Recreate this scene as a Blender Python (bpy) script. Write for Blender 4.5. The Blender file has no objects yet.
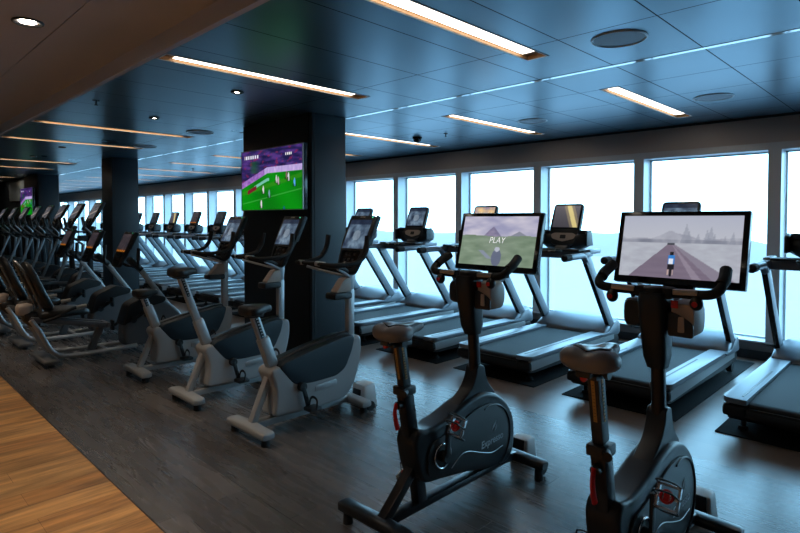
import bpy, bmesh, math, random
from mathutils import Vector, Matrix, noise
PI = math.pi
random.seed(7)
SC = bpy.context.scene
COL = SC.collection

# ------------------------------------------------------------------ materials
def srgb(c):
    return tuple((x/12.92 if x <= .04045 else ((x+.055)/1.055)**2.4) for x in c)

def mat(name, col, rough=.5, metal=0., spec=.5, bump=0., bscale=200., var=0., vscale=8., coat=0., emit=None, es=0., lin=False):
    m = bpy.data.materials.new(name); m.use_nodes = True
    nt = m.node_tree; b = nt.nodes['Principled BSDF']
    c = col if lin else srgb(col)
    b.inputs['Base Color'].default_value = (*c, 1)
    b.inputs['Roughness'].default_value = rough
    b.inputs['Metallic'].default_value = metal
    b.inputs['Specular IOR Level'].default_value = spec
    b.inputs['Coat Weight'].default_value = coat
    if emit:
        b.inputs['Emission Color'].default_value = (*emit, 1)
        b.inputs['Emission Strength'].default_value = es
    tc = nt.nodes.new('ShaderNodeTexCoord')
    if var:
        n = nt.nodes.new('ShaderNodeTexNoise'); n.inputs['Scale'].default_value = vscale; n.inputs['Detail'].default_value = 4
        r = nt.nodes.new('ShaderNodeMapRange')
        r.inputs['To Min'].default_value = 1-var; r.inputs['To Max'].default_value = 1+var
        mx = nt.nodes.new('ShaderNodeVectorMath'); mx.operation = 'SCALE'; mx.inputs[0].default_value = c
        nt.links.new(tc.outputs['Object'], n.inputs['Vector']); nt.links.new(n.outputs['Fac'], r.inputs['Value'])
        nt.links.new(r.outputs['Result'], mx.inputs['Scale']); nt.links.new(mx.outputs['Vector'], b.inputs['Base Color'])
    if bump:
        n = nt.nodes.new('ShaderNodeTexNoise'); n.inputs['Scale'].default_value = bscale; n.inputs['Detail'].default_value = 2
        bp = nt.nodes.new('ShaderNodeBump'); bp.inputs['Strength'].default_value = bump; bp.inputs['Distance'].default_value = .002
        nt.links.new(tc.outputs['Object'], n.inputs['Vector']); nt.links.new(n.outputs['Fac'], bp.inputs['Height'])
        nt.links.new(bp.outputs['Normal'], b.inputs['Normal'])
    return m

M = {}
M['black'] = mat('black_plastic', (.075,.08,.09), .42, bump=.15, bscale=400)
M['rubber'] = mat('black_rubber', (.07,.07,.075), .75, bump=.3, bscale=300)
M['mat'] = mat('rubber_mat', (.045,.048,.052), .85, spec=.2, bump=.4, bscale=250, var=.15, vscale=20)
M['gloss_black'] = mat('gloss_black', (.05,.05,.055), .12)
M['charcoal'] = mat('charcoal_shell', (.125,.135,.15), .38, metal=.3, bump=.08, bscale=500)
M['dark_tube'] = mat('dark_tube', (.13,.13,.14), .28, metal=.4)
M['silver'] = mat('silver_paint', (.68,.69,.70), .34, metal=.45, bump=.05, bscale=700)
M['light_shell'] = mat('light_shell', (.60,.61,.62), .42, bump=.05, bscale=500, var=.03)
M['tread_shell'] = mat('tread_shell', (.47,.49,.52), .36, metal=.35)
M['navy'] = mat('navy_panel', (.07,.12,.16), .38)
M['steel'] = mat('steel', (.75,.75,.76), .22, metal=1.)
M['belt'] = mat('running_belt', (.10,.105,.12), .7, spec=.3, bump=.3, bscale=900, var=.06, vscale=3)
M['vinyl_seat'] = mat('seat_vinyl', (.09,.085,.085), .45, bump=.2, bscale=120)
M['saddle_grey'] = mat('saddle_grey', (.45,.44,.45), .38, bump=.1, bscale=200)
M['saddle_dark'] = mat('saddle_dark', (.20,.185,.185), .3)
M['red'] = mat('red_plastic', (.80,.09,.10), .4)
M['gold'] = mat('gold_scale', (.72,.54,.26), .5)
M['cream'] = mat('cream_label', (.86,.85,.83), .5)
M['beige'] = mat('beige_tray', (.66,.60,.56), .45)
M['logo'] = mat('logo_grey', (.72,.74,.76), .5)
M['brass'] = mat('sensor_plate', (.66,.62,.57), .35, metal=.5)
M['white_box'] = mat('white_box', (.80,.80,.80), .45)
M['pillar'] = mat('pillar_laminate', (.135,.175,.205), .42, var=.05, vscale=2)
M['pillar_dark'] = mat('pillar_black', (.035,.035,.04), .45)
M['soffit'] = mat('soffit', (.72,.67,.64), .45, var=.05, vscale=3)
M['frame'] = mat('window_frame', (.78,.79,.80), .38, metal=.25)
M['reveal'] = mat('window_reveal', (.86,.88,.90), .35)
M['grey_shell'] = mat('grey_shell', (.36,.37,.385), .42)
M['grey_tube'] = mat('grey_tube', (.46,.47,.48), .3, metal=.5)
M['back_wall'] = mat('back_wall', (.62,.60,.58), .6)
M['wall_dark'] = mat('wall_dark', (.12,.14,.16), .5, var=.06, vscale=2)
M['wall_low'] = mat('wall_low', (.40,.41,.42), .45)
M['beige_ceiling'] = mat('beige_ceiling', (.74,.75,.80), .7, var=.03, vscale=2)
M['led'] = mat('led_strip', (.9,.9,.9), .5, emit=(1.,.90,.76), es=6.)
M['gold_side'] = mat('light_housing', (.62,.48,.32), .5)
M['spot'] = mat('downlight_lens', (.9,.9,.9), .5, emit=(1.,.86,.70), es=40.)
M['spot_warm'] = M['spot']
M['ceil_trim'] = mat('ceiling_trim', (.86,.88,.90), .4)
M['ceil_line'] = mat('ceiling_line', (.92,.95,.97), .10, metal=.95)
M['speaker'] = mat('speaker_mesh', (.44,.48,.52), .5, metal=.5, bump=.2, bscale=400)
M['ring'] = mat('speaker_ring', (.80,.84,.86), .35, metal=.2)
M['back_void'] = mat('ceiling_void', (.03,.03,.035), .8)
M['glass_panel'] = mat('glass_panel', (.74,.78,.80), .15)
M['led_green'] = mat('green_led', (.1,.8,.5), .4, emit=(.1,1.,.5), es=1.5)

def ceiling_mat():
    m = mat('metal_ceiling', (.44,.57,.64), .3, metal=.78)
    nt = m.node_tree; b = nt.nodes['Principled BSDF']
    tc = nt.nodes.new('ShaderNodeTexCoord'); n = nt.nodes.new('ShaderNodeTexNoise')
    n.inputs['Scale'].default_value = .9; n.inputs['Detail'].default_value = 3
    r = nt.nodes.new('ShaderNodeMapRange'); r.inputs['To Min'].default_value = .24; r.inputs['To Max'].default_value = .36
    nt.links.new(tc.outputs['Object'], n.inputs['Vector']); nt.links.new(n.outputs['Fac'], r.inputs['Value'])
    nt.links.new(r.outputs['Result'], b.inputs['Roughness'])
    return m
M['ceiling'] = ceiling_mat()

def plank_mat(name, c1, c2, groove, along_y, width, length, rough=.4, streak=.35, stretch=14., spec=.5, rv=1., bump=.25):
    m = bpy.data.materials.new(name); m.use_nodes = True
    nt = m.node_tree; b = nt.nodes['Principled BSDF']; N = nt.nodes.new; L = nt.links.new
    tc = N('ShaderNodeTexCoord'); mp = N('ShaderNodeMapping')
    if along_y: mp.inputs['Rotation'].default_value = (0,0,PI/2)
    L(tc.outputs['Object'], mp.inputs['Vector'])
    br = N('ShaderNodeTexBrick'); br.offset = .37; br.inputs['Scale'].default_value = 1
    br.inputs['Brick Width'].default_value = length; br.inputs['Row Height'].default_value = width
    br.inputs['Mortar Size'].default_value = .0012; br.inputs['Mortar Smooth'].default_value = .3
    br.inputs['Color1'].default_value = (*srgb(c1),1); br.inputs['Color2'].default_value = (*srgb(c2),1); br.inputs['Mortar'].default_value = (*srgb(groove),1)
    L(mp.outputs['Vector'], br.inputs['Vector'])
    mp2 = N('ShaderNodeMapping'); mp2.inputs['Scale'].default_value = (1., stretch, 1.)
    L(mp.outputs['Vector'], mp2.inputs['Vector'])
    n = N('ShaderNodeTexNoise'); n.inputs['Scale'].default_value = 1.6; n.inputs['Detail'].default_value = 7; n.inputs['Roughness'].default_value = .62; n.inputs['Distortion'].default_value = .35
    L(mp2.outputs['Vector'], n.inputs['Vector'])
    r = N('ShaderNodeMapRange'); r.inputs['From Min'].default_value = .33; r.inputs['From Max'].default_value = .66
    r.inputs['To Min'].default_value = 1-streak; r.inputs['To Max'].default_value = 1+streak*.7
    L(n.outputs['Fac'], r.inputs['Value'])
    sc = N('ShaderNodeVectorMath'); sc.operation = 'SCALE'
    L(br.outputs['Color'], sc.inputs[0]); L(r.outputs['Result'], sc.inputs['Scale']); L(sc.outputs['Vector'], b.inputs['Base Color'])
    r2 = N('ShaderNodeMapRange'); r2.inputs['To Min'].default_value = rough-.08*rv; r2.inputs['To Max'].default_value = rough+.1*rv
    L(n.outputs['Fac'], r2.inputs['Value']); L(r2.outputs['Result'], b.inputs['Roughness'])
    b.inputs['Specular IOR Level'].default_value = spec
    bp = N('ShaderNodeBump'); bp.inputs['Strength'].default_value = bump; bp.inputs['Distance'].default_value = .002
    L(n.outputs['Fac'], bp.inputs['Height']); L(bp.outputs['Normal'], b.inputs['Normal'])
    return m
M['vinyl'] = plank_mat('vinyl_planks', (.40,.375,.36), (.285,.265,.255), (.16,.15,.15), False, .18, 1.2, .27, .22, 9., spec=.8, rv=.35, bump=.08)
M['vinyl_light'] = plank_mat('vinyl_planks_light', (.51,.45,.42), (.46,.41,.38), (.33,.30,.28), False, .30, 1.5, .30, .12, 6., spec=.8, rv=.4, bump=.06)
M['wood'] = plank_mat('oak_planks', (.78,.58,.35), (.70,.49,.28), (.48,.32,.18), True, .185, 1.9, .42, .55, 9.)

def glass_mat():
    m = bpy.data.materials.new('window_glass'); m.use_nodes = True
    nt = m.node_tree; nt.nodes.clear(); N = nt.nodes.new; L = nt.links.new
    o = N('ShaderNodeOutputMaterial'); t = N('ShaderNodeBsdfTransparent'); g = N('ShaderNodeBsdfGlossy'); x = N('ShaderNodeMixShader')
    t.inputs['Color'].default_value = (.90,.97,1.,1); g.inputs['Roughness'].default_value = .02
    lw = N('ShaderNodeLayerWeight'); lw.inputs['Blend'].default_value = .5
    pw = N('ShaderNodeMath'); pw.operation = 'POWER'; pw.inputs[1].default_value = 5; ad = N('ShaderNodeMath'); ad.operation = 'MULTIPLY_ADD'; ad.inputs[1].default_value = .8; ad.inputs[2].default_value = .025
    L(lw.outputs['Facing'], pw.inputs[0]); L(pw.outputs[0], ad.inputs[0]); L(ad.outputs[0], x.inputs['Fac']); L(t.outputs[0], x.inputs[1]); L(g.outputs[0], x.inputs[2]); L(x.outputs[0], o.inputs['Surface'])
    return m
M['glass'] = glass_mat()

def screen_mat(name, strength):
    m = bpy.data.materials.new(name); m.use_nodes = True
    nt = m.node_tree; b = nt.nodes['Principled BSDF']
    a = nt.nodes.new('ShaderNodeAttribute'); a.attribute_name = 'picture'
    b.inputs['Base Color'].default_value = (.01,.01,.01,1); b.inputs['Roughness'].default_value = .25
    nt.links.new(a.outputs['Color'], b.inputs['Emission Color']); b.inputs['Emission Strength'].default_value = strength
    return m
M['screen'] = screen_mat('lit_screen', .95)
M['screen_dim'] = screen_mat('dim_screen', .55)
M['screen_tv'] = screen_mat('television_picture', 1.0)
M['text_lit'] = mat('lit_text', (.9,.9,.9), .5, emit=(.9,.93,.95), es=.9)

# ------------------------------------------------------------------ mesh helpers
def frame_from(d):
    d = d.normalized()
    up = Vector((0,0,1)) if abs(d.z) < .95 else Vector((0,1,0))
    x = d.cross(up).normalized(); y = x.cross(d).normalized()
    return x, y

def spline(pts, n=6):
    P = [Vector(p) for p in pts]
    if len(P) < 3: return P
    Q = [P[0]*2-P[1]] + P + [P[-1]*2-P[-2]]
    out = []
    for i in range(1, len(Q)-2):
        for k in range(n):
            t = k/n
            a,b,c,d = Q[i-1],Q[i],Q[i+1],Q[i+2]
            out.append(.5*((2*b)+(c-a)*t+(2*a-5*b+4*c-d)*t*t+(-a+3*b-3*c+d)*t**3))
    out.append(P[-1]); return out

def round_poly(pts, r, n=4):
    out = []; N = len(pts)
    for i in range(N):
        p = Vector(pts[i]); a = Vector(pts[i-1]); b = Vector(pts[(i+1) % N])
        rr = r[i] if isinstance(r, (list,tuple)) else r
        da = (a-p); db = (b-p); q = min(rr, da.length*.48, db.length*.48)
        if q < 1e-5: out.append(p); continue
        s = p+da.normalized()*q; e = p+db.normalized()*q
        for k in range(n+1):
            t = k/n; out.append((1-t)**2*s+2*t*(1-t)*p+t*t*e)
    return out

class MB:
    def __init__(s): s.bm = bmesh.new()
    def box(s, c, d, bev=0., rot=None, seg=2):
        t = bmesh.new()
        bmesh.ops.create_cube(t, size=1)
        for v in t.verts: v.co = Vector((v.co.x*d[0], v.co.y*d[1], v.co.z*d[2]))
        if bev: bmesh.ops.bevel(t, geom=t.edges[:], offset=min(bev, min(d)*.45), segments=seg, profile=.6, affect='EDGES')
        mt = Matrix.Translation(Vector(c))
        if rot is not None: mt = mt @ rot
        bmesh.ops.transform(t, matrix=mt, verts=t.verts); s._add(t); return s
    def _add(s, t):
        me = bpy.data.meshes.new('tmp'); t.to_mesh(me); t.free(); s.bm.from_mesh(me); bpy.data.meshes.remove(me)
    def bar(s, p0, p1, w, d, bev=.004, axis=(1,0,0)):
        """box from p0 to p1; w along axis, d across"""
        p0, p1 = Vector(p0), Vector(p1); z = (p1-p0); L = z.length; z.normalize()
        x = Vector(axis); x = (x-z*x.dot(z)).normalized(); y = z.cross(x)
        R = Matrix((x,y,z)).transposed().to_4x4()
        return s.box((p0+p1)/2, (w,d,L), bev, R)
    def tube(s, pts, r, seg=10, smooth=True, n=5, closed=False, flat=1.):
        P = spline(pts, n) if smooth else [Vector(p) for p in pts]
        N = len(P); rings = []
        x = None
        for i, p in enumerate(P):
            d = (P[min(i+1,N-1)]-P[max(i-1,0)])
            if d.length < 1e-7: d = Vector((0,0,1))
            d.normalize()
            if x is None: x, y = frame_from(d)
            else:
                x = (x-d*x.dot(d)); x = x.normalized() if x.length > 1e-6 else frame_from(d)[0]
                y = x.cross(d)
            rr = r if not isinstance(r, (list,tuple)) else r[0]+(r[-1]-r[0])*i/(N-1) if len(r) == 2 else r[min(int(i*len(r)/N), len(r)-1)]
            rings.append([s.bm.verts.new(p+(x*math.cos(2*PI*k/seg)+y*math.sin(2*PI*k/seg)*flat)*rr) for k in range(seg)])
        for a, b in zip(rings, rings[1:]):
            for k in range(seg): s.bm.faces.new((a[k], a[(k+1)%seg], b[(k+1)%seg], b[k]))
        s.bm.faces.new(rings[0][::-1]); s.bm.faces.new(rings[-1]); return s
    def cyl(s, p0, p1, r0, r1=None, seg=20, bev=0.):
        r1 = r0 if r1 is None else r1
        p0, p1 = Vector(p0), Vector(p1); d = (p1-p0).normalized(); x, y = frame_from(d)
        st = [(p0, r0), (p1, r1)]
        if bev: st = [(p0, r0-bev), (p0+d*bev, r0), (p1-d*bev, r1), (p1, r1-bev)]
        rings = [[s.bm.verts.new(p+(x*math.cos(2*PI*k/seg)+y*math.sin(2*PI*k/seg))*r) for k in range(seg)] for p, r in st]
        for a, b in zip(rings, rings[1:]):
            for k in range(seg): s.bm.faces.new((a[k], a[(k+1)%seg], b[(k+1)%seg], b[k]))
        s.bm.faces.new(rings[0][::-1]); s.bm.faces.new(rings[-1]); return s
    def ring(s, c, nrm, R, r, seg=28, sub=8):
        c = Vector(c); x, y = frame_from(Vector(nrm)); n = Vector(nrm).normalized(); rs = []
        for i in range(seg):
            a = 2*PI*i/seg; o = x*math.cos(a)+y*math.sin(a)
            rs.append([s.bm.verts.new(c+o*(R+r*math.cos(2*PI*k/sub))+n*r*math.sin(2*PI*k/sub)) for k in range(sub)])
        for i in range(seg):
            a, b = rs[i], rs[(i+1)%seg]
            for k in range(sub): s.bm.faces.new((a[k], a[(k+1)%sub], b[(k+1)%sub], b[k]))
        return s
    def prism(s, yz, x0, x1, bev=.0, r=0., n=4, seg=2):
        """polygon in (y,z), extruded over x0..x1"""
        pts = round_poly([(p[0],p[1],0) for p in yz], r, n) if r else [Vector((p[0],p[1],0)) for p in yz]
        t = bmesh.new()
        a = [t.verts.new((x0, p.x, p.y)) for p in pts]; b = [t.verts.new((x1, p.x, p.y)) for p in pts]
        N = len(pts)
        t.faces.new(a); t.faces.new(b[::-1])
        for k in range(N): t.faces.new((a[k], b[k], b[(k+1)%N], a[(k+1)%N]))
        bmesh.ops.recalc_face_normals(t, faces=t.faces)
        if bev:
            e = [e for e in t.edges if abs(e.verts[0].co.x-e.verts[1].co.x) < 1e-6]
            bmesh.ops.bevel(t, geom=e, offset=bev, segments=seg, profile=.6, affect='EDGES', clamp_overlap=True)
        s._add(t); return s
    def panel(s, xy, z0, z1, Mx, bev=0., r=0., n=4):
        """polygon in local xy extruded z0..z1, placed by matrix"""
        pts = round_poly([(p[0],p[1],0) for p in xy], r, n) if r else [Vector((p[0],p[1],0)) for p in xy]
        t = bmesh.new(); N = len(pts)
        a = [t.verts.new((p.x, p.y, z0)) for p in pts]; b = [t.verts.new((p.x, p.y, z1)) for p in pts]
        t.faces.new(a[::-1]); t.faces.new(b)
        for k in range(N): t.faces.new((a[k], a[(k+1)%N], b[(k+1)%N], b[k]))
        bmesh.ops.recalc_face_normals(t, faces=t.faces)
        if bev:
            e = [e for e in t.edges if abs(e.verts[0].co.z-e.verts[1].co.z) < 1e-6]
            bmesh.ops.bevel(t, geom=e, offset=bev, segments=2, profile=.6, affect='EDGES', clamp_overlap=True)
        bmesh.ops.transform(t, matrix=Mx, verts=t.verts); s._add(t); return s
    def loft(s, secs, seg=20, axis='y'):
        """secs: (t, cx, cz, a, b, n) superellipse sections along y"""
        rings = []
        for (y, cx, cz, a, b, n) in secs:
            rg = []
            for k in range(seg):
                th = 2*PI*k/seg; c, q = math.cos(th), math.sin(th)
                px = cx+a*math.copysign(abs(c)**(2/n), c); pz = cz+b*math.copysign(abs(q)**(2/n), q)
                rg.append(s.bm.verts.new((px, y, pz) if axis == 'y' else (px, pz, y)))
            rings.append(rg)
        for a, b in zip(rings, rings[1:]):
            for k in range(seg): s.bm.faces.new((a[k], b[k], b[(k+1)%seg], a[(k+1)%seg]))
        s.bm.faces.new(rings[0]); s.bm.faces.new(rings[-1][::-1]); return s
    def ell(s, c, r, seg=16):
        t = bmesh.new(); bmesh.ops.create_uvsphere(t, u_segments=seg, v_segments=seg//2+2, radius=1)
        for v in t.verts: v.co = Vector((v.co.x*r[0]+c[0], v.co.y*r[1]+c[1], v.co.z*r[2]+c[2]))
        s._add(t); return s
    def build(s, name, m, parent=None, ang=38, fix=True):
        if fix: bmesh.ops.recalc_face_normals(s.bm, faces=s.bm.faces)
        me = bpy.data.meshes.new(name); s.bm.to_mesh(me); s.bm.free()
        me.materials.append(M[m] if isinstance(m, str) else m)
        me.shade_smooth(); me.set_sharp_from_angle(angle=math.radians(ang))
        o = bpy.data.objects.new(name, me); COL.objects.link(o)
        if parent: o.parent = parent
        return o

def empty(name, label, cat, group=None, loc=(0,0,0)):
    o = bpy.data.objects.new(name, None); COL.objects.link(o); o.location = loc
    o.empty_display_size = .2
    o['label'] = label; o['category'] = cat
    if group: o['group'] = group
    return o
def tag(o, label, cat, group=None, kind=None):
    if label: o['label'] = label
    if cat: o['category'] = cat
    if group: o['group'] = group
    if kind: o['kind'] = kind
    return o
KIDS = {}
def kids(o):
    return [c for c in bpy.data.objects if c.parent == o]
def snap(o, cache={}):
    return [(c, snap(c)) for c in kids(o)]
def copy_from(o, tree, parent=None):
    c = o.copy(); COL.objects.link(c)
    if parent: c.parent = parent
    for ch, sub in tree: copy_from(ch, sub, c)
    return c

def text(name, body, size, m, parent, Mx, shear=0., ext=.0008, bold=0., align='CENTER', sx=1.):
    cu = bpy.data.curves.new(name, 'FONT'); cu.body = body; cu.size = size; cu.shear = shear; cu.extrude = ext; cu.offset = bold
    cu.align_x = align; cu.align_y = 'CENTER'
    t = bpy.data.objects.new('tmp', cu); COL.objects.link(t)
    bpy.context.view_layer.update()
    dg = bpy.context.evaluated_depsgraph_get()
    me = bpy.data.meshes.new_from_object(t.evaluated_get(dg)); bpy.data.objects.remove(t); bpy.data.curves.remove(cu)
    me.transform(Mx @ Matrix.Diagonal((sx,1,1,1))); me.name = name; me.materials.clear(); me.materials.append(M[m])
    o = bpy.data.objects.new(name, me); COL.objects.link(o); o.parent = parent
    return o

def face_y(origin, tilt):
    """surface that faces -Y (towards the rider), its top leaning away by tilt"""
    x = Vector((1,0,0)); y = Vector((0, math.sin(tilt), math.cos(tilt))); z = x.cross(y)
    R = Matrix((x,y,z)).transposed().to_4x4()
    return Matrix.Translation(Vector(origin)) @ R
def face_x(origin):
    R = Matrix((Vector((0,1,0)), Vector((0,0,1)), Vector((1,0,0)))).transposed().to_4x4()
    return Matrix.Translation(Vector(origin)) @ R

def picture(name, w, h, nx, ny, fn, m, parent, Mx):
    """a flat screen whose picture is a fine grid of colours; fn(u,v) -> sRGB, v up"""
    verts = [Mx @ Vector(((i/nx-.5)*w, (j/ny-.5)*h, 0)) for j in range(ny+1) for i in range(nx+1)]
    faces = [(j*(nx+1)+i, j*(nx+1)+i+1, (j+1)*(nx+1)+i+1, (j+1)*(nx+1)+i) for j in range(ny) for i in range(nx)]
    me = bpy.data.meshes.new(name); me.from_pydata(verts, [], faces)
    at = me.color_attributes.new('picture', 'FLOAT_COLOR', 'POINT')
    for j in range(ny+1):
        for i in range(nx+1):
            c = srgb([min(max(x,0),1) for x in fn(i/nx, j/ny)]); at.data[j*(nx+1)+i].color = (*c, 1)
    me.materials.append(M[m])
    o = bpy.data.objects.new(name, me); COL.objects.link(o)
    if parent: o.parent = parent
    return o

def mix(a, b, t):
    t = max(0, min(1, t)); return [a[i]*(1-t)+b[i]*t for i in range(3)]
def nz(x, y, s=0.): return noise.noise(Vector((x, y, s)))
def fbm(x, y, s=0.): return nz(x,y,s)+.5*nz(2*x,2*y,s+3)+.25*nz(4*x,4*y,s+7)

# ------------------------------------------------------------------ ROOM
CZ = 2.67          # metal ceiling
WY = 7.1           # window wall plane
YF = 1.53          # fascia between the two ceilings
X0, X1 = -30., 3.
SEAM_Y = [3.2, 4.02, 4.68, 5.35, 6.02, 6.65]
MULL = [-1.292-1.443*k for k in range(-3, 20)]   # right edge of each mullion
MW = .123

def struct(o): o['kind'] = 'structure'; return o

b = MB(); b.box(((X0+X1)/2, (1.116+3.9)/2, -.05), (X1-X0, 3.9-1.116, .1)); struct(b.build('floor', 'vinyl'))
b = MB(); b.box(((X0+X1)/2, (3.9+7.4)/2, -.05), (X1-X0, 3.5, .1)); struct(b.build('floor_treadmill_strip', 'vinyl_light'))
b = MB(); b.box(((X0+X1)/2, (-3+1.112)/2, -.05), (X1-X0, 4.112, .1)); struct(b.build('floor_walkway', 'wood'))
b = MB(); b.box(((X0+X1)/2, 1.114, -.04), (X1-X0, .006, .0835)); struct(b.build('trim_1', 'black'))

# light positions -------------------------------------------------
INNER = [-2.065, -3.885, -7.45, -9.18, -12.62, -14.4, -18.0, -19.8]
OUTER = [-.3]+[-2.1-1.795*k for k in range(0, 14)]
LIGHTS = [(x, 1.6, 3.45) for x in INNER] + [(x, 4.68, 6.56) for x in OUTER]
LW = .075

# metal ceiling: panels with dark joints, openings where the lights sit
def build_ceiling():
    g = .004
    ysm = [YF]+SEAM_Y+[WY]
    ys = sorted(set(ysm+[1.6, 3.45, 6.56]))
    xsm = [round(.03-.6*k, 4) for k in range(-4, 51)]
    xs = set(xsm+[X0, X1])
    for (x, a, c) in LIGHTS: xs |= {round(x-LW,4), round(x+LW,4)}
    xs = sorted(x for x in xs if X0 <= x <= X1)
    xsm = set(xsm); ysm = set(ysm)
    bm = bmesh.new(); bv = bmesh.new(); tr = bmesh.new()
    def quad(bmx, x0, x1, y0, y1, z):
        bmx.faces.new([bmx.verts.new(p) for p in ((x0,y0,z),(x0,y1,z),(x1,y1,z),(x1,y0,z))])
    for i in range(len(xs)-1):
        for j in range(len(ys)-1):
            xa, xb, ya, yb = xs[i], xs[i+1], ys[j], ys[j+1]; cx, cy = (xa+xb)/2, (ya+yb)/2
            if any(abs(cx-x) < LW and a < cy < c for (x,a,c) in LIGHTS): continue
            quad(bm, xa+(g if xa in xsm else 0), xb-(g if xb in xsm else 0), ya+(g if ya in ysm else 0), yb-(g if yb in ysm else 0), CZ)
            quad(bv, xa, xb, ya, yb, CZ+.008)
    me = bpy.data.meshes.new('ceiling'); bm.to_mesh(me); me.materials.append(M['ceiling'])
    o = bpy.data.objects.new('ceiling', me); COL.objects.link(o); struct(o)
    me = bpy.data.meshes.new('ceiling_void'); bv.to_mesh(me); me.materials.append(M['back_void'])
    o2 = bpy.data.objects.new('ceiling_void', me); COL.objects.link(o2); o2.parent = o; o2['kind'] = 'structure'
build_ceiling()
b = MB(); b.box(((X0+X1)/2, 4.02, CZ-.0015), (X1-X0, .045, .003)); struct(b.build('trim_2', 'ceil_line'))
b = MB(); b.box(((X0+X1)/2, WY-.012, CZ-.012), (X1-X0, .02, .03)); struct(b.build('trim_3', 'pillar_dark'))
# fascia and higher beige ceiling over the walkway
HZ = 2.775
b = MB(); b.box(((X0+X1)/2, YF+.02, (CZ+HZ)/2+.02), (X1-X0, .04, HZ-CZ+.06)); struct(b.build('ceiling_fascia', 'beige_ceiling'))
b = MB()
for (y0, y1) in ((-3, -.1), (-.094, 1.02), (1.026, YF)):
    b.box(((X0+X1)/2, (y0+y1)/2, HZ+.03), (X1-X0, y1-y0, .06))
b.box(((X0+X1)/2, -.7, HZ+.07), (X1-X0, 4.6, .02))
struct(b.build('ceiling_walkway', 'beige_ceiling'))

# window wall
b = MB()
b.box(((X0+X1)/2, WY+.15, 2.374+(CZ-2.374+.1)/2), (X1-X0, .3, CZ-2.374+.1)); struct(b.build('wall_window', 'soffit'))
b = MB(); b.box(((X0+X1)/2, WY+.15, .05), (X1-X0, .3, .1)); struct(b.build('baseboard_window', 'wall_dark'))
b = MB(); b.box(((X0+X1)/2, WY+.12, .145), (X1-X0, .24, .09), .004); struct(b.build('wall_window_lower', 'wall_low'))
b = MB(); b.box(((X0+X1)/2, WY+.115, .198), (X1-X0, .25, .016), .004); struct(b.build('trim_4', 'reveal'))
# each window: frame (header, right jamb/mullion) and its pane
for k in range(len(MULL)-1):
    xr, xl = MULL[k]-MW, MULL[k+1]            # opening between mullions
    root = bpy.data.objects.new('window_%d' % (k+1), None); COL.objects.link(root); root.location = ((xl+xr)/2, WY+.15, .2); root['kind'] = 'structure'
    def pt(bb, n, m):
        o = bb.build(n, m, root); o.location = -Vector(root.location); o['kind'] = 'structure'; return o
    b = MB(); b.box(((xl+xr)/2, WY+.02, 2.335), (xr-xl+.001, .04, .078)); b.box((MULL[k]-MW/2, WY+.01, 1.27), (MW, .02, 2.208)); 
    pt(b, 'window_frame', 'frame')
    b = MB(); b.box((MULL[k]-MW/2, WY+.13, 1.27), (MW-.002, .22, 2.15)); b.box(((xl+xr)/2, WY+.15, 2.303), (xr-xl, .22, .014)); pt(b, 'window_reveal', 'reveal')
    b = MB()
    for x in (xl+.012, xr-.012): b.box((x, WY+.225, 1.25), (.018, .03, 2.09))
    b.box(((xl+xr)/2, WY+.225, 2.288), (xr-xl, .03, .018)); b.box(((xl+xr)/2, WY+.225, .215), (xr-xl, .03, .018)); pt(b, 'window_gasket', 'frame')
    b = MB(); b.box(((xl+xr)/2, WY+.225, 1.25), (xr-xl-.03, .008, 2.07)); pt(b, 'window_pane', 'glass')

# other walls
b = MB(); b.box((X0-.05, 2.2, 1.45), (.1, 10.6, 2.9)); struct(b.build('wall_left', 'wall_dark'))
b = MB(); b.box((X1+.05, 2.2, 1.45), (.1, 10.6, 2.9)); struct(b.build('wall_right', 'wall_dark'))
b = MB(); b.box(((X0+X1)/2, -3.05, 1.45), (X1-X0, .1, 2.9)); struct(b.build('wall_back', 'back_wall'))
b = MB(); b.box((-23.8, 3.75, CZ/2), (12.3, .3, CZ-.002)); struct(b.build('wall_partition', 'wall_dark'))

# pillars
def pillar(x0, x1, y0, y1, front_dark=True):
    o = MB(); o.box(((x0+x1)/2, (y0+y1)/2, CZ/2), (x1-x0, y1-y0, CZ-.002), .004)
    o = struct(o.build('pillar', 'pillar'))
    if front_dark:
        q = MB(); q.box(((x0+x1)/2-.02, y0-.006, CZ/2), (x1-x0-.04, .012, CZ-.004)); q = q.build('front_panel', 'pillar_dark', o); q['kind'] = 'structure'
    q = MB(); q.box((x1+.003, y0+.04, CZ/2), (.006, .012, CZ-.01)); q = q.build('side_joint', 'wall_dark', o); q['kind'] = 'structure'
    return o
pillar(-6.15, -4.78, 3.52, 3.98); pillar(-11.35, -10.8, 3.52, 3.98, False); pillar(-17.55, -16.15, 3.55, 4.0)

# ------------------------------------------------------------------ CEILING FIXTURES
def make_light(x, y0, y1, label, grp):
    r = empty('ceiling_light', label, 'ceiling light', grp, (x, (y0+y1)/2, CZ))
    L = y1-y0; d = .022; w = LW
    b = MB()
    b.box((-w+.003, 0, d/2), (.006, L, d)); b.box((w-.003, 0, d/2), (.006, L, d))
    b.box((0, -L/2+.003, d/2), (2*w, .006, d)); b.box((0, L/2-.003, d/2), (2*w, .006, d)); b.box((0, 0, d+.003), (2*w, L, .006))
    b.build('housing', 'gold_side', r)
    b = MB(); b.box((.004, 0, d-.003), (2*w-.025, L-.20, .005), .001); b.build('diffuser', 'led', r)
    b = MB()
    for sx in (-1,1): b.box((sx*(w+.004), 0, -.0015), (.01, L+.02, .004))
    for sy in (-1,1): b.box((0, sy*(L/2+.004), -.0015), (2*w+.018, .01, .004))
    b.build('trim_frame', 'ceil_trim', r)
    return r
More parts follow.
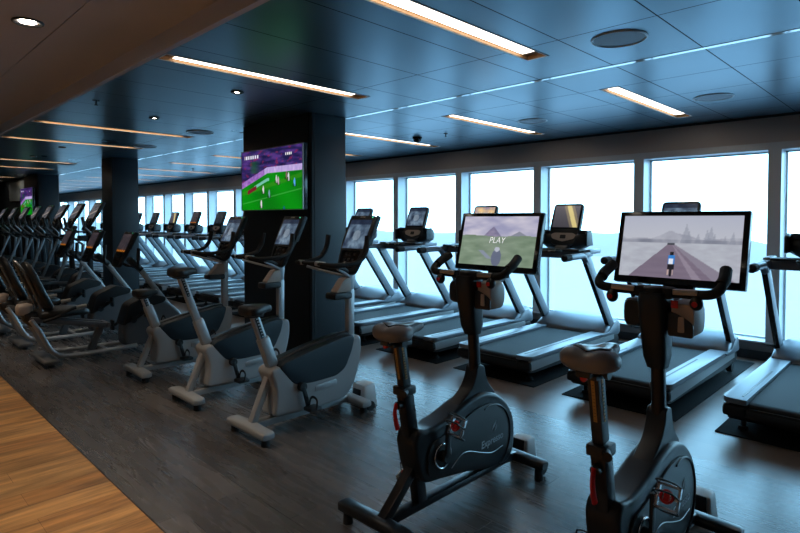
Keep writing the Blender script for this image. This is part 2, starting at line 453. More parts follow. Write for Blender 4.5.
il = {-2.065:'recessed linear light nearest the camera, above the two black bikes', -3.885:'recessed linear light crossing above the television pillar',
      -7.45:'recessed linear light on the dark ceiling, first beyond the television pillar', -9.18:'recessed linear light ending over the second pillar',
      -12.62:'thin recessed light beyond the second pillar, nearer one of two', -14.4:'thin recessed light beyond the second pillar, farther one of two',
      -18.0:'recessed light over the far machines beyond the third pillar, nearer one', -19.8:'recessed light over the far machines beyond the third pillar, farther one'}
for x in INNER: make_light(x, 1.6, 3.45, il[x], 'linear lights over the bikes')
ol = ['short linear light beyond the right end of the window row', 'linear light by the windows above the treadmill behind the right bike', 'linear light by the windows above the treadmill behind the left bike',
      'linear light by the windows just right of the television pillar, nearer one', 'linear light by the windows right of the television pillar, mostly hidden by it']
for k, x in enumerate(OUTER):
    lb = ol[k] if k < 5 else 'linear light over the far treadmills, %s left of the television pillar' % ['first', 'second', 'third', 'fourth', 'fifth', 'sixth', 'seventh', 'eighth', 'ninth', 'tenth'][k-5]
    make_light(x, 4.68, 6.56, lb, 'linear lights over the treadmills')

def speaker(x, y, label):
    r = empty('ceiling_speaker', label, 'speaker', 'round ceiling speakers', (x, y, CZ))
    MB().cyl((0,0,-.004), (0,0,-.0005), .150, .150, 40).build('grille', 'speaker', r)
    MB().ring((0,0,-.003), (0,0,1), .160, .007, 48).build('rim', 'ring', r)
speaker(-1.485, 3.44, 'large round ceiling speaker nearest, right of the big linear light')
speaker(-1.57, 5.69, 'round ceiling speaker near the windows at the right')
speaker(-3.42, 5.62, 'round ceiling speaker near the windows between two linear lights')
speaker(-6.9, 3.32, 'flat round ceiling speaker just left of the television pillar')
speaker(-8.85, 3.37, 'flat round ceiling speaker above and right of the second pillar')
speaker(-12.9, 3.34, 'flat round ceiling speaker left of the second pillar')

def downlight(x, y, z, label, R=.055, power=12, ang=95, grp='small ceiling downlights', warm=(1.,.81,.61)):
    r = empty('downlight', label, 'downlight', grp, (x, y, z))
    MB().ring((0,0,-.004), (0,0,1), R+.02, .008, 28).build('rim', 'black', r)
    MB().cyl((0,0,-.004), (0,0,.004), R*.75, seg=24).build('lens', 'spot', r)
    ld = bpy.data.lights.new('downlight_lamp', 'SPOT'); ld.energy = power; ld.color = warm; ld.spot_size = math.radians(ang); ld.spot_blend = .6; ld.shadow_soft_size = .04
    lo = bpy.data.objects.new('downlight_lamp', ld); COL.objects.link(lo); lo.parent = r; lo.location = (0,0,-.03)
    return r
downlight(-4.5, 2.51, CZ, 'small bright downlight between the two inner linear lights', .028, 6)
downlight(-6.3, 2.5, CZ, 'small bright downlight left of the television pillar', .028, 6)
downlight(-9.87, 2.5, CZ, 'tiny bright downlight left of the second pillar, nearer one', .028, 6)
downlight(-11.64, 2.49, CZ, 'tiny bright downlight left of the second pillar, farther one', .028, 6)
for i, (x, y) in enumerate(((-4.1, .86), (-1.9, .3), (.2, .3), (-7.2, .4), (-3.0, -1.6), (-.6, -1.6))):
    if i == 0: downlight(x, y, HZ, 'recessed downlight in the beige ceiling at upper left', .06, 85, 78)
    else: downlight(x, y, HZ, 'recessed downlight in the beige ceiling above the oak walkway', .06, 85, 78, 'walkway downlights')

b = MB(); b.ell((0,0,-.03), (.055,.055,.05)); b.cyl((0,0,-.02), (0,0,0), .065)
o = b.build('dome_camera', 'gloss_black'); o.location = (-5.22, 5.62, CZ); tag(o, 'dark dome security camera on the ceiling near the windows', 'camera')
def sprinkler(x, y, label):
    b = MB(); b.cyl((0,0,-.006), (0,0,0), .03); b.cyl((0,0,-.042), (0,0,-.005), .007); b.cyl((0,0,-.046), (0,0,-.042), .016)
    o = b.build('sprinkler', 'black'); o.location = (x, y, CZ); tag(o, label, 'sprinkler', 'ceiling sprinklers')
sprinkler(-4.72, 5.63, 'dark ceiling sprinkler right of the dome camera')
sprinkler(-5.77, 1.75, 'dark ceiling sprinkler by the beige fascia at left')
sprinkler(-12.0, 5.6, 'tiny dark sprinkler on the ceiling between the pillars')

# ------------------------------------------------------------------ TELEVISIONS
players = [(.38,.34,(.85,.85,.85)),(.345,.10,(.9,.88,.9)),(.60,.50,(.80,.78,.80)),(.63,.47,(.75,.65,.7)),(.79,.52,(.85,.85,.88)),(.76,.55,(.5,.35,.35)),(.88,.43,(.35,.65,.9)),(.48,.27,(.45,.6,.65)),(.72,-.01,(.1,.3,.6))]
def football(u, v):
    # ad boards slope at left, straight at right
    top = .60 if u > .45 else .60-(.45-u)*.52
    if v < top:
        c = [.02,.50+.05*math.sin(u*9+v*5),.05]
        if abs(v-(.28+.25*u)) < .035: c = mix(c, (.25,.55,.10), .6)
        if abs(v-(.10+.22*u)) < .008: c = mix(c, (.4,.7,.4), .5)
        for (pu, pv, pc) in players:
            if ((u-pu)/.013)**2+((v-pv)/.045)**2 < 1 or ((u-pu)/.007)**2+((v-pv-.045)/.014)**2 < 1 or (.002 < abs(u-pu-.002) < .009 and -.07 < v-pv < -.02): c = pc
            elif abs(u-pu) < .03 and pv-.08 < v < pv-.04: c = mix(c, (.02,.2,.05), .6)
        if u < .5 and 0 < v-(top-.13-.0*u) < .05 and .22 < u < .48: c = (.45,.75,.65)
        if u < .26 and .1 < u and 0 < v-(top-.16) < .07: c = (.45,.1,.15)
        return c
    if v < top+.10: return mix((.62,.55,.80), (.85,.75,.92), .5+.5*nz(u*40,v*10)) if u > .4 else mix((.45,.30,.62), (.75,.55,.85), .5+.6*nz(u*30,v*20))
    n = fbm(u*6, v*16)
    c = mix((.07,.08,.26), (.32,.20,.50), .5+n)
    if fbm(u*14+4, v*16) > .42: c = mix(c, (.60,.12,.30), .6)
    if .15 < u < .35 and .62 < v < .82: c = mix(c, (.08,.40,.15), .6*max(0, 1-abs(u-.22)*8))
    if .92 > v > .87 and (.05 < u < .30 and math.sin(u*160) > -.3): c = (.9,.9,.95)
    if .90 > v > .86 and .74 < u < .84 and math.sin(u*220) > -.3: c = (.9,.9,.9)
    return c
def tv(x0, x1, z0, z1, y, label, nx=220, ny=124):
    r = empty('television', label, 'television', 'wall televisions', ((x0+x1)/2, y, (z0+z1)/2))
    w, h = x1-x0, z1-z0
    b = MB(); b.box((0,.03,0), (w,.05,h), .006); b.build('casing', 'gloss_black', r)
    b = MB()
    for s in (-1,1): b.box((s*(w/2-.004), .002, 0), (.008,.012,h)); b.box((0,.002,s*(h/2-.004)), (w,.012,.008))
    b.build('bezel', 'silver', r)
    b = MB(); b.box((0,.07,0), (.35,.04,.3), .005); b.build('wall_bracket', 'black', r)
    picture('screen', w-.02, h-.02, nx, ny, football, 'screen_tv', r, face_y((0,.002,0), 0))
    return r
tv(-6.0, -4.76, 1.645, 2.34, 3.395, 'television showing a football match on the wide dark pillar')
tv(-17.4, -16.15, 1.645, 2.34, 3.42, 'small far television with green picture on the third pillar', 50, 30)
r = empty('glass_notice_board', 'grey glossy glass board on the dark far wall beside the far television', 'board', None, (-18.55, 3.575, 2.32))
b = MB(); b.box((0,0,0), (1.95,.02,.54), .004); b.build('board', 'glass_panel', r)
b = MB()
for s in (-1,1): b.cyl((s*.94,-.02,.2), (s*.94,0.02,.2), .015); b.cyl((s*.94,-.02,-.2), (s*.94,0.02,-.2), .015)
b.build('fixing', 'steel', r)

# ------------------------------------------------------------------ EXERCISE BIKE WITH BIG SCREEN (black)
# local frame: y = world Y - 2.35, x = 0 on the centre line, heading +Y
def Yl(y, y0=2.35): return y-y0
def make_spin(play=True):
    r = empty('exercise_bike', '', 'exercise bike', 'black bikes with wide screens')
    # feet
    def foot(y, hw, z, name, d=.075):
        o = MB(); o.loft([(-hw,0,z,.001,.001,3),(-hw,0,z,.032,.018,4),(-hw+.012,0,z,.042,.024,4),(0,0,z+.006,.042,.026,4),(hw-.012,0,z,.042,.024,4),(hw,0,z,.032,.018,4)], 16)
        o.bm.transform(Matrix.Translation((0,y,0)) @ Matrix.Rotation(PI/2,4,'Z'))
        o = o.build(name, 'dark_tube', r, 50)
        for s in (-1,1): MB().cyl((s*(hw-.045), y, 0), (s*(hw-.045), y, z-.015), .026, .022, 16).build('rubber_foot', 'rubber', o)
        return o
    foot(-.54, .285, .085, 'rear_foot_bar'); fb = foot(.56, .25, .095, 'front_foot_bar')
    for s in (-1,1):
        MB().cyl((s*.19-.015, .625, .05), (s*.19+.015, .625, .05), .045, seg=24, bev=.005).build('transport_wheel', 'rubber', fb)
    # frame tubes
    b = MB()
    b.bar((0,-.53,.09), (0,-.315,.29), .055,.05,.01)                # diagonal from rear bar
    b.bar((0,-.50,.085), (0,.56,.085), .06,.04,.01)                 # bottom rail
    b.bar((0,-.262,.09), (0,-.325,.48), .056,.07,.012)               # seat tube lower
    b.bar((0,.38,.12), (0,.56,.10), .12,.05,.01)
    b.build('frame', 'dark_tube', r)
    # body shell, side profile
    prof = [(-.355,.33),(-.375,.45),(-.34,.505),(-.25,.48),(-.10,.505),(.05,.55),(.20,.575),(.33,.54),(.44,.46),(.505,.36),(.52,.26),(.50,.15),(.44,.10),(.28,.11),(.05,.165),(-.18,.20),(-.31,.215)]
    b = MB(); b.prism(prof, -.068, .068, .028, .06, 4, 4); b.build('body_shell', 'charcoal', r, 45)
    # inner darker side panels with raised disc rim
    for s in (-1,1):
        b = MB(); b.prism([(-.27,.41),(-.10,.44),(.12,.50),(.26,.505),(.38,.43),(.455,.34),(.47,.25),(.45,.15),(.30,.135),(.05,.19),(-.18,.225),(-.29,.25)], s*.066, s*.078, .008, .05, 4, 2)
        p = b.build('side_panel', 'gloss_black' if False else 'black', r, 45)
        b = MB(); pts = [(s*.079, .25+.195*math.cos(a), .295+.195*math.sin(a)) for a in [math.radians(q) for q in range(-62, 118, 10)]]
        b.tube(pts, .006, 8, True, 2); b.build('disc_rim', 'charcoal', p)
        b = MB(); b.tube([(s*.079,-.10,.24),(s*.079,-.02,.285),(s*.079,.05,.285),(s*.079,.16,.245),(s*.079,.27,.215),(s*.079,.37,.225)], .0022, 6); b.build('accent_line', 'silver', p)
    text('side_lettering', 'Expresso', .058, 'logo', r, face_x((.0795,.265,.285)) @ Matrix.Rotation(math.radians(3),4,'Z'), .12, .0006, .0008, sx=1.)
    b = MB()
    Mx = face_x((.0795,.285,.36))
    for (a, h, w) in ((-.012,.0,.012),(.004,.012,.012),(.012,-.012,.010)):
        b.panel([(a-.012,h-.018),(a+.004,h-.004),(a+.012,h+.022),(a-.002,h+.006)], 0, .0012, Mx)
    b.build('side_emblem', 'logo', r)
    # fairing and neck
    b = MB(); b.prism([(-.03,.52),(.06,.56),(.13,.605),(.165,.67),(.172,.72),(.238,.72),(.25,.66),(.28,.60),(.36,.525),(.20,.50)], -.042, .042, .025, .04, 4, 3); b.build('neck_fairing', 'charcoal', r, 50)
    b = MB(); b.loft([(.62,0,.207,.032,.038,2.4),(.80,0,.195,.029,.033,2.4),(1.02,0,.175,.029,.033,2.4)], 20, 'z'); b.build('neck_tube', 'dark_tube', r)
    b = MB(); b.loft([(.90,0,.182,.040,.045,3),(.95,0,.175,.050,.060,3.5),(1.08,0,.155,.056,.068,3.5),(1.20,0,.145,.062,.075,3.5),(1.235,0,.145,.055,.068,3.5)], 24, 'z'); b.build('head_shroud', 'black', r, 45)
    b = MB(); b.bar((0,.16,1.12),(0,.44,1.215),.10,.05,.01); b.bar((0,.43,1.20),(0,.475,1.40),.14,.035,.01); b.cyl((0,.13,1.205),(0,.13,1.26),.045,seg=20,bev=.006); b.build('screen_mount', 'black', r)
    # handlebar
    hb = MB(); hb.tube([(-.242,.262,1.328),(-.252,.195,1.295),(-.252,.14,1.266),(-.225,.115,1.245),(-.15,.125,1.238),(0,.135,1.238),(.15,.125,1.238),(.225,.115,1.245),(.252,.14,1.266),(.252,.195,1.295),(.242,.262,1.328)], .020, 12, True, 5)
    hb.box((0,.14,1.235),(.16,.07,.05),.015)
    hb = hb.build('handlebar', 'rubber', r)
    for s in (-1,1):
        MB().tube([(s*.248,.16,1.280),(s*.252,.20,1.300),(s*.240,.268,1.334)], .0245, 12).build('grip', 'rubber', hb)
        MB().bar((s*.08,.122,1.243),(s*.18,.113,1.248),.028,.024,.006,(0,1,0)).build('pulse_plate', 'brass', hb)
        b = MB(); b.ell((s*.175,.108,1.205),(.026,.026,.03)); sh = b.build('shifter', 'black', hb)
        MB().cyl((s*.175,.079,1.203),(s*.175,.088,1.203),.011,seg=16).build('red_button', 'red', sh)
    # bottle pouch under the bar at the right, cable box at the left
    b = MB(); b.loft([(.13,.115,1.13,.045,.065,3.2),(.16,.115,1.13,.055,.078,3.4),(.24,.115,1.13,.055,.078,3.4),(.27,.115,1.13,.04,.06,3.2)], 20); h = b.build('bottle_holder', 'beige', r, 45)
    b = MB(); b.panel([(-.056,.03),(-.02,.02),(.02,.0),(.045,-.02),(.045,-.075),(-.056,-.075)], 0, .012, face_y((.115,.133,1.13),0), .003, .012); b.build('holder_pocket', 'black', h)
    b = MB(); b.panel([(-.02,-.055),(-.018,.01),(.004,.012),(.006,-.055)], 0, .003, face_y((.12,.121,1.13),0), 0, .006); b.build('holder_label', 'beige', h)
    b = MB(); b.panel([(-.014,-.016),(-.014,.016),(.014,.016),(.014,-.016)], 0, .006, face_y((.085,.128,1.19),0), .001); b.build('red_button', 'red', h)
    b = MB(); b.loft([(.13,-.095,1.135,.035,.055,3.4),(.15,-.095,1.135,.045,.065,3.4),(.23,-.095,1.135,.04,.06,3.4)], 20); b.build('cable_box', 'black', r, 45)
    # monitor
    t = math.radians(14); c = (0,.415,1.415); W, H = .575, .355
    b = MB(); b.box((0,0,-.02),(W,H,.04),.006); b.bm.transform(face_y(c,t)); mo = b.build('monitor', 'gloss_black', r)
    if play: fn = scene_play
    else: fn = scene_road
    picture('screen', W-.05, H-.055, 160, 92, fn, 'screen', mo, face_y(c,t) @ Matrix.Translation((0,.004,.0012)))
    if play:
        text('screen_lettering', 'PLAY', .052, 'text_lit', mo, face_y(c,t) @ Matrix.Translation((0,.006,.002)), .18, .0003, -.0006, sx=.95)
    # seat tube sleeve and post
    b = MB(); b.bar((0,-.328,.44),(0,-.375,.70),.060,.070,.012); b.build('seat_sleeve', 'dark_tube', r)
    b = MB(); b.box((0,-.375,.70),(.08,.09,.045),.01); b.cyl((.03,-.40,.70),(.05,-.435,.70),.018,seg=14); b.build('post_clamp', 'black', r)
    p = MB(); p.bar((0,-.365,.66),(0,-.415,.94),.044,.056,.006); p = p.build('seat_post', 'black', r)
    # scale on the right and rear side
    b = MB(); d = Vector((0,-.050,.280)).normalized()
    for sx, w in ((.0235,1),):
        b.bar(Vector((0,-.4095,.745)), Vector((0,-.4095,.745))+d*.165, .013,.002,0.)
        b.bar(Vector((.0225,-.380,.745)), Vector((.0225,-.380,.745))+d*.165, .002,.013,0.)
    b.build('height_scale', 'gold', p)
    b = MB()
    for k in range(11):
        q = Vector((0,-.4110,.755))+d*(.0135*k); b.box(q, (.008,.002,.006)); q = Vector((.0238,-.382,.755))+d*(.0135*k); b.box(q, (.0012,.008,.006))
    b.build('scale_marking', 'black', p)
    lv = MB(); lv.cyl((0,-.38,.63),(0,-.428,.63),.020,seg=16,bev=.003); lv = lv.build('lever_pivot', 'black', r)
    b = MB(); b.tube([(0,-.430,.645),(0,-.442,.60),(0,-.434,.55),(0,-.422,.515)], [.008,.010], 10, True, 4, flat=1.4); b.build('red_lever', 'red', lv)
    # seat slider
    sl = MB(); sl.box((0,-.43,.945),(.055,.17,.035),.006); sl.box((0,-.42,.925),(.075,.13,.02),.005); sl.cyl((-.05,-.43,.935),(.05,-.43,.935),.012,seg=12); sl.cyl((.045,-.43,.935),(.06,-.43,.935),.02,seg=14)
    sl = sl.build('seat_slider', 'black', r)
    b = MB()
    for k in range(10): b.box((.0275,-.50+.015*k,.948),(.002,.008,.012))
    b.build('slider_marking', 'logo', sl)
    MB().cyl((0,-.51,.925),(0,-.495,.925),.012,seg=12).build('red_knob', 'red', sl)
    # saddle: wide at the rear (low y), nose to +y
    sd = MB(); secs = []
    for (y, a, zt, th) in ((-.610,.055,1.010,.018),(-.600,.088,1.020,.034),(-.57,.118,1.028,.042),(-.53,.130,1.030,.044),(-.49,.122,1.025,.042),(-.45,.095,1.020,.038),(-.41,.060,1.018,.032),(-.36,.040,1.018,.028),(-.31,.034,1.018,.025),(-.285,.026,1.012,.018),(-.278,.012,1.005,.008)):
        secs.append((-.53+(y+.61)*.85, 0, zt-th, a*.84, th, 2.6))
    sd.loft(secs, 28)
    for v in sd.bm.verts:                      # dip along the middle
        if v.co.z > .99: v.co.z -= .016*math.exp(-(v.co.x/.03)**2)*(1 if v.co.y < -.35 else .3)
        if v.co.z < .985: v.co.z += .0
    sd = sd.build('saddle', 'saddle_grey', r, 60)
    b = MB()
    secs = []
    for (y, a, zt, th) in ((-.555,.020,1.0335,.006),(-.535,.075,1.034,.010),(-.49,.085,1.030,.012),(-.45,.064,1.024,.012),(-.40,.046,1.021,.012),(-.34,.034,1.020,.012),(-.29,.024,1.015,.010),(-.282,.008,1.008,.004)):
        secs.append((-.53+(y+.61)*.85, 0, zt-th, a*.84, th, 2.4))
    b.loft(secs, 24)
    for v in b.bm.verts:
        if v.co.z > 1.0: v.co.z -= .013*math.exp(-(v.co.x/.026)**2)*(1 if v.co.y < -.35 else .3)
    b.build('saddle_top', 'saddle_dark', sd, 60)
    b = MB(); b.box((0,-.44,.965),(.11,.10,.03),.012); b.tube([(-.03,-.50,.955),(-.028,-.40,.962),(-.012,-.29,.985)],.005,8); b.tube([(.03,-.50,.955),(.028,-.40,.962),(.012,-.29,.985)],.005,8); b.build('saddle_base', 'black', sd)
    # cranks and pedals; hub at y -.22.. z .33
    hub = (-.175,.33); ang = math.radians(86)
    for s in (-1,1):
        dy, dz = math.cos(ang)*.17*s, math.sin(ang)*.17*s
        ca = MB(); ca.cyl((s*.078,hub[0],hub[1]),(s*.118,hub[0],hub[1]),.030,seg=20,bev=.004)
        ca.bar((s*.112,hub[0],hub[1]),(s*.112,hub[0]+dy,hub[1]+dz),.016,.034,.006); ca = ca.build('crank_arm', 'black', r)
        b = MB(); b.ring((s*.084,hub[0],hub[1]),(1,0,0),.062,.005); b.build('crank_ring', 'steel', ca)
        px, py, pz = s*.165, hub[0]+dy, hub[1]+dz
        pd = MB(); T = Matrix.Translation((px,py,pz)) @ Matrix.Rotation(math.radians(62 if s > 0 else 25),4,'X')
        for (c_, d_) in (((0,.042,0),(.085,.010,.022)),((0,-.042,0),(.085,.010,.022)),((.040,0,0),(.010,.09,.020)),((-.036,0,0),(.012,.09,.022)),((0,0,0),(.09,.016,.02))): pd.box(c_, d_, .003)
        pd.bm.transform(T); pd = pd.build('pedal', 'steel', ca)
        b = MB(); b.box((0,0,.012),(.022,.05,.006),.002); b.ring((0,.0,.014),(0,0,1),.022,.005,20,6); b.bm.transform(T); b.build('pedal_plate', 'red', pd)
        b = MB(); b.tube([(-.04,.045,.0),(-.035,.05,.05),(0,.052,.065),(.035,.05,.05),(.042,.045,0)], .004, 8); b.tube([(-.04,-.0,.0),(-.035,.01,.055),(0,.012,.068),(.035,.01,.055),(.042,.0,0)], .004, 8); b.tube([(-.04,-.045,-.005),(-.03,-.05,-.05),(0,-.05,-.062),(.03,-.05,-.05),(.04,-.045,-.005)],.004,8); b.bm.transform(T); b.build('toe_strap', 'black', pd)
    return r

def scene_play(u, v):
    hor = .60+.03*fbm(u*3, 1.)
    peak = max(0, .80-abs(u-.43)*1.7)+.015*nz(u*20, 2); peak2 = max(0, .70-abs(u-.78)*.9)
    if v > max(hor, min(peak, .79), peak2): 
        c = mix((.66,.66,.76), (.60,.60,.73), v); return mix(c, (.80,.78,.84), .5+.8*fbm(u*3, v*6, 5))
    if v > hor: 
        return mix((.48,.46,.58), (.60,.56,.66), .5+fbm(u*9, v*9, 2)) if v < min(peak,.79) else mix((.52,.54,.60), (.55,.56,.62), .5)
    c = mix((.42,.50,.42), (.55,.62,.54), .5+.6*fbm(u*5, v*9, 9)+(.3-v)*.5)
    c = mix(c, (.60,.62,.60), max(0, .3-abs(u-.5))*.9)
    if (u-.52)**2/.0045+(v-.16)**2/.03 < 1: c = mix(c, (.36,.38,.52), .75)     # avatar body
    if (u-.52)**2+(v-.33)**2*.5 < .0012: c = (.72,.74,.80)
    if abs((u-.36)+(v-.22)*.8) < .035 and abs(v-.22) < .08: c = mix(c, (.55,.58,.68), .8)
    return c
def scene_road(u, v):
    hor = .56
    if v > hor:
        c = mix((.74,.75,.79), (.68,.70,.77), (v-hor)*2)
        n = fbm(u*7, v*5, 3)
        ridge = hor+.10+.10*fbm(u*3.2, 0, 4)
        if v < ridge: c = mix(c, (.56,.57,.63), .55+.5*n)
        for (tx, th) in ((.56,.30),(.585,.20),(.66,.16),(.73,.22),(.76,.27),(.79,.15),(.87,.12),(.93,.18)):
            if v < hor+th and abs(u-tx) < (hor+th-v)*.14+.002+.008*nz(v*60, tx*30): c = mix(c, (.56,.58,.64), .6)
        if v < hor+.05: c = mix(c, (.46,.48,.54), .5+.5*n)
        return c
    t = (hor-v)/hor; cx = .44-.0*t
    l = cx-.012-t*.34; r_ = cx+.012+t*.52
    c = mix((.72,.74,.78), (.66,.67,.72), .5+.7*fbm(u*8, v*14, 8))
    if l < u < r_: c = mix((.50,.45,.52), (.44,.40,.47), .5+.4*fbm(u*4, v*20, 1)); 
    if cx+t*.20 < u < cx+t*.27+.004: c = mix(c, (.62,.58,.64), .6)
    if cx+t*.36 < u < r_: c = mix(c, (.56,.54,.60), .7)
    if abs(v-(hor-.01)) < .02 and abs(u-cx) < .03: c = (.25,.26,.30)
    # rider
    a = u-.455
    if abs(a) < .030 and .22 < v < .36: c = (.20,.50,.80) if abs(a) > .018 or v > .31 else (.88,.90,.95)
    if abs(a) < .014 and .36 <= v < .42: c = (.08,.08,.10)
    if abs(a) < .030 and .14 < v <= .22: c = (.10,.10,.14)
    if abs(a) < .008 and .03 < v <= .14: c = (.08,.08,.10)
    if .016 < abs(a) < .024 and .05 < v <= .14: c = (.75,.65,.62)
    return c

sa = make_spin(True); sa.location = (-1.92, 2.35, 0)
sa['label'] = 'black bike whose wide screen reads PLAY over green hills'
sb = make_spin(False); sb.location = (-.905, 2.35, 0)
for root, dz in ((sa, .014), (sb, .066)):
    for ch in kids(root):
        if ch.name.startswith(('saddle','seat_slider','seat_post')): ch.location = (0, -.18*dz, dz)
sb['label'] = 'black bike whose wide screen shows a cyclist on a snowy road'

# ------------------------------------------------------------------ console for light bikes, recumbents, ellipticals
def con_blue(u, v):
    n = fbm(u*3, v*3, 2)
    c = mix((.16,.22,.32), (.62,.74,.84), .5+.7*n)
    if v > .82: c = mix(c, (.10,.14,.24), .7)
    if (u-.5)**2+(v-.45)**2 < .03: c = mix(c, (.75,.82,.88), .6)
    return c
def con_amber(u, v):
    c = mix((.10,.11,.14), (.45,.38,.40), .45+.6*fbm(u*4, v*5, 6))
    if v < .10: c = (.95,.55,.12) if math.sin(u*30) > -.3 else (.4,.2,.05)
    return c
def con_grey(u, v):
    c = mix((.22,.24,.28), (.50,.50,.54), .5+.5*fbm(u*3, v*4, 4))
    if abs(v-.25-.3*u) < .06: c = (.75,.70,.68)
    return c
def con_gold_glare(u, v):
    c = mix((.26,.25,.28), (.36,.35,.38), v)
    if abs(u-.55-(1-v)*.35) < .09: c = mix(c, (.92,.84,.55), .9)  # slanted golden glare painted into the screen colours
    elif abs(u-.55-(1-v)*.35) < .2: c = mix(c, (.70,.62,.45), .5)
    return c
def con_dark(u, v):
    c = mix((.08,.09,.11), (.30,.36,.42), .4+.6*fbm(u*4, v*4, 9)); return c
def con_orange(u, v):
    c = mix((.55,.50,.62), (.95,.80,.55), .5+.9*fbm(u*2.2, v*2.2, 12)); return c

CONSOLE_FN = {'blue': con_blue, 'amber': con_amber, 'grey': con_grey, 'gold': con_gold_glare, 'dark': con_dark, 'orange': con_orange}
def console(r, c, tilt, W=.33, H=.46, fn='blue', sm='screen_dim', taper=.66):
    """tall console panel, centre c; W at top narrowing below; children of part 'console'"""
    Mx = face_y(c, tilt)
    b = MB(); b.panel([(-W/2*taper,-H/2),(-W/2,H*.05),(-W/2,H/2),(W/2,H/2),(W/2,H*.05),(W/2*taper,-H/2)], -.045, 0, Mx, .012, .05, 5); o = b.build('console', 'black', r, 45)
    for q in (-1,1):
        b = MB(); b.panel([(q*(W/2+.004),H*.02),(q*(W/2+.004),H/2+.003),(q*(W/2-.012),H/2+.006),(q*(W/2-.012),H*.02)], -.05,-.01, Mx, .004); b.build('console_edge', 'charcoal', o)
    picture('screen', W*.80, H*.50, 40, 44, CONSOLE_FN[fn], sm, o, Mx @ Matrix.Translation((0,H*.17,.0015)))
    b = MB(); b.panel([(-W*.26,-H*.40),(-W*.36,-H*.12),(W*.36,-H*.12),(W*.26,-H*.40)], 0, .004, Mx, .001, .02); k = b.build('keypad', 'gloss_black', o)
    b = MB()
    for i in range(3):
        for j in range(2): b.panel([(-.06+.05*i,-H*.20-.05*j),(-.06+.05*i,-H*.20-.05*j+.022),(-.03+.05*i,-H*.20-.05*j+.022),(-.03+.05*i,-H*.20-.05*j)], .003,.006, Mx, 0, .005)
    b.build('keypad_marking', 'charcoal', k)
    b = MB(); b.panel([(-.03,H*.455),(-.03,H*.475),(.03,H*.475),(.03,H*.455)], 0,.0015, Mx); b.build('badge', 'brass', o)
    b = MB(); b.panel([(W*.36,H*.455),(W*.36,H*.468),(W*.39,H*.468),(W*.39,H*.455)], 0,.0015, Mx); b.build('status_light', 'led_green', o)
    return o

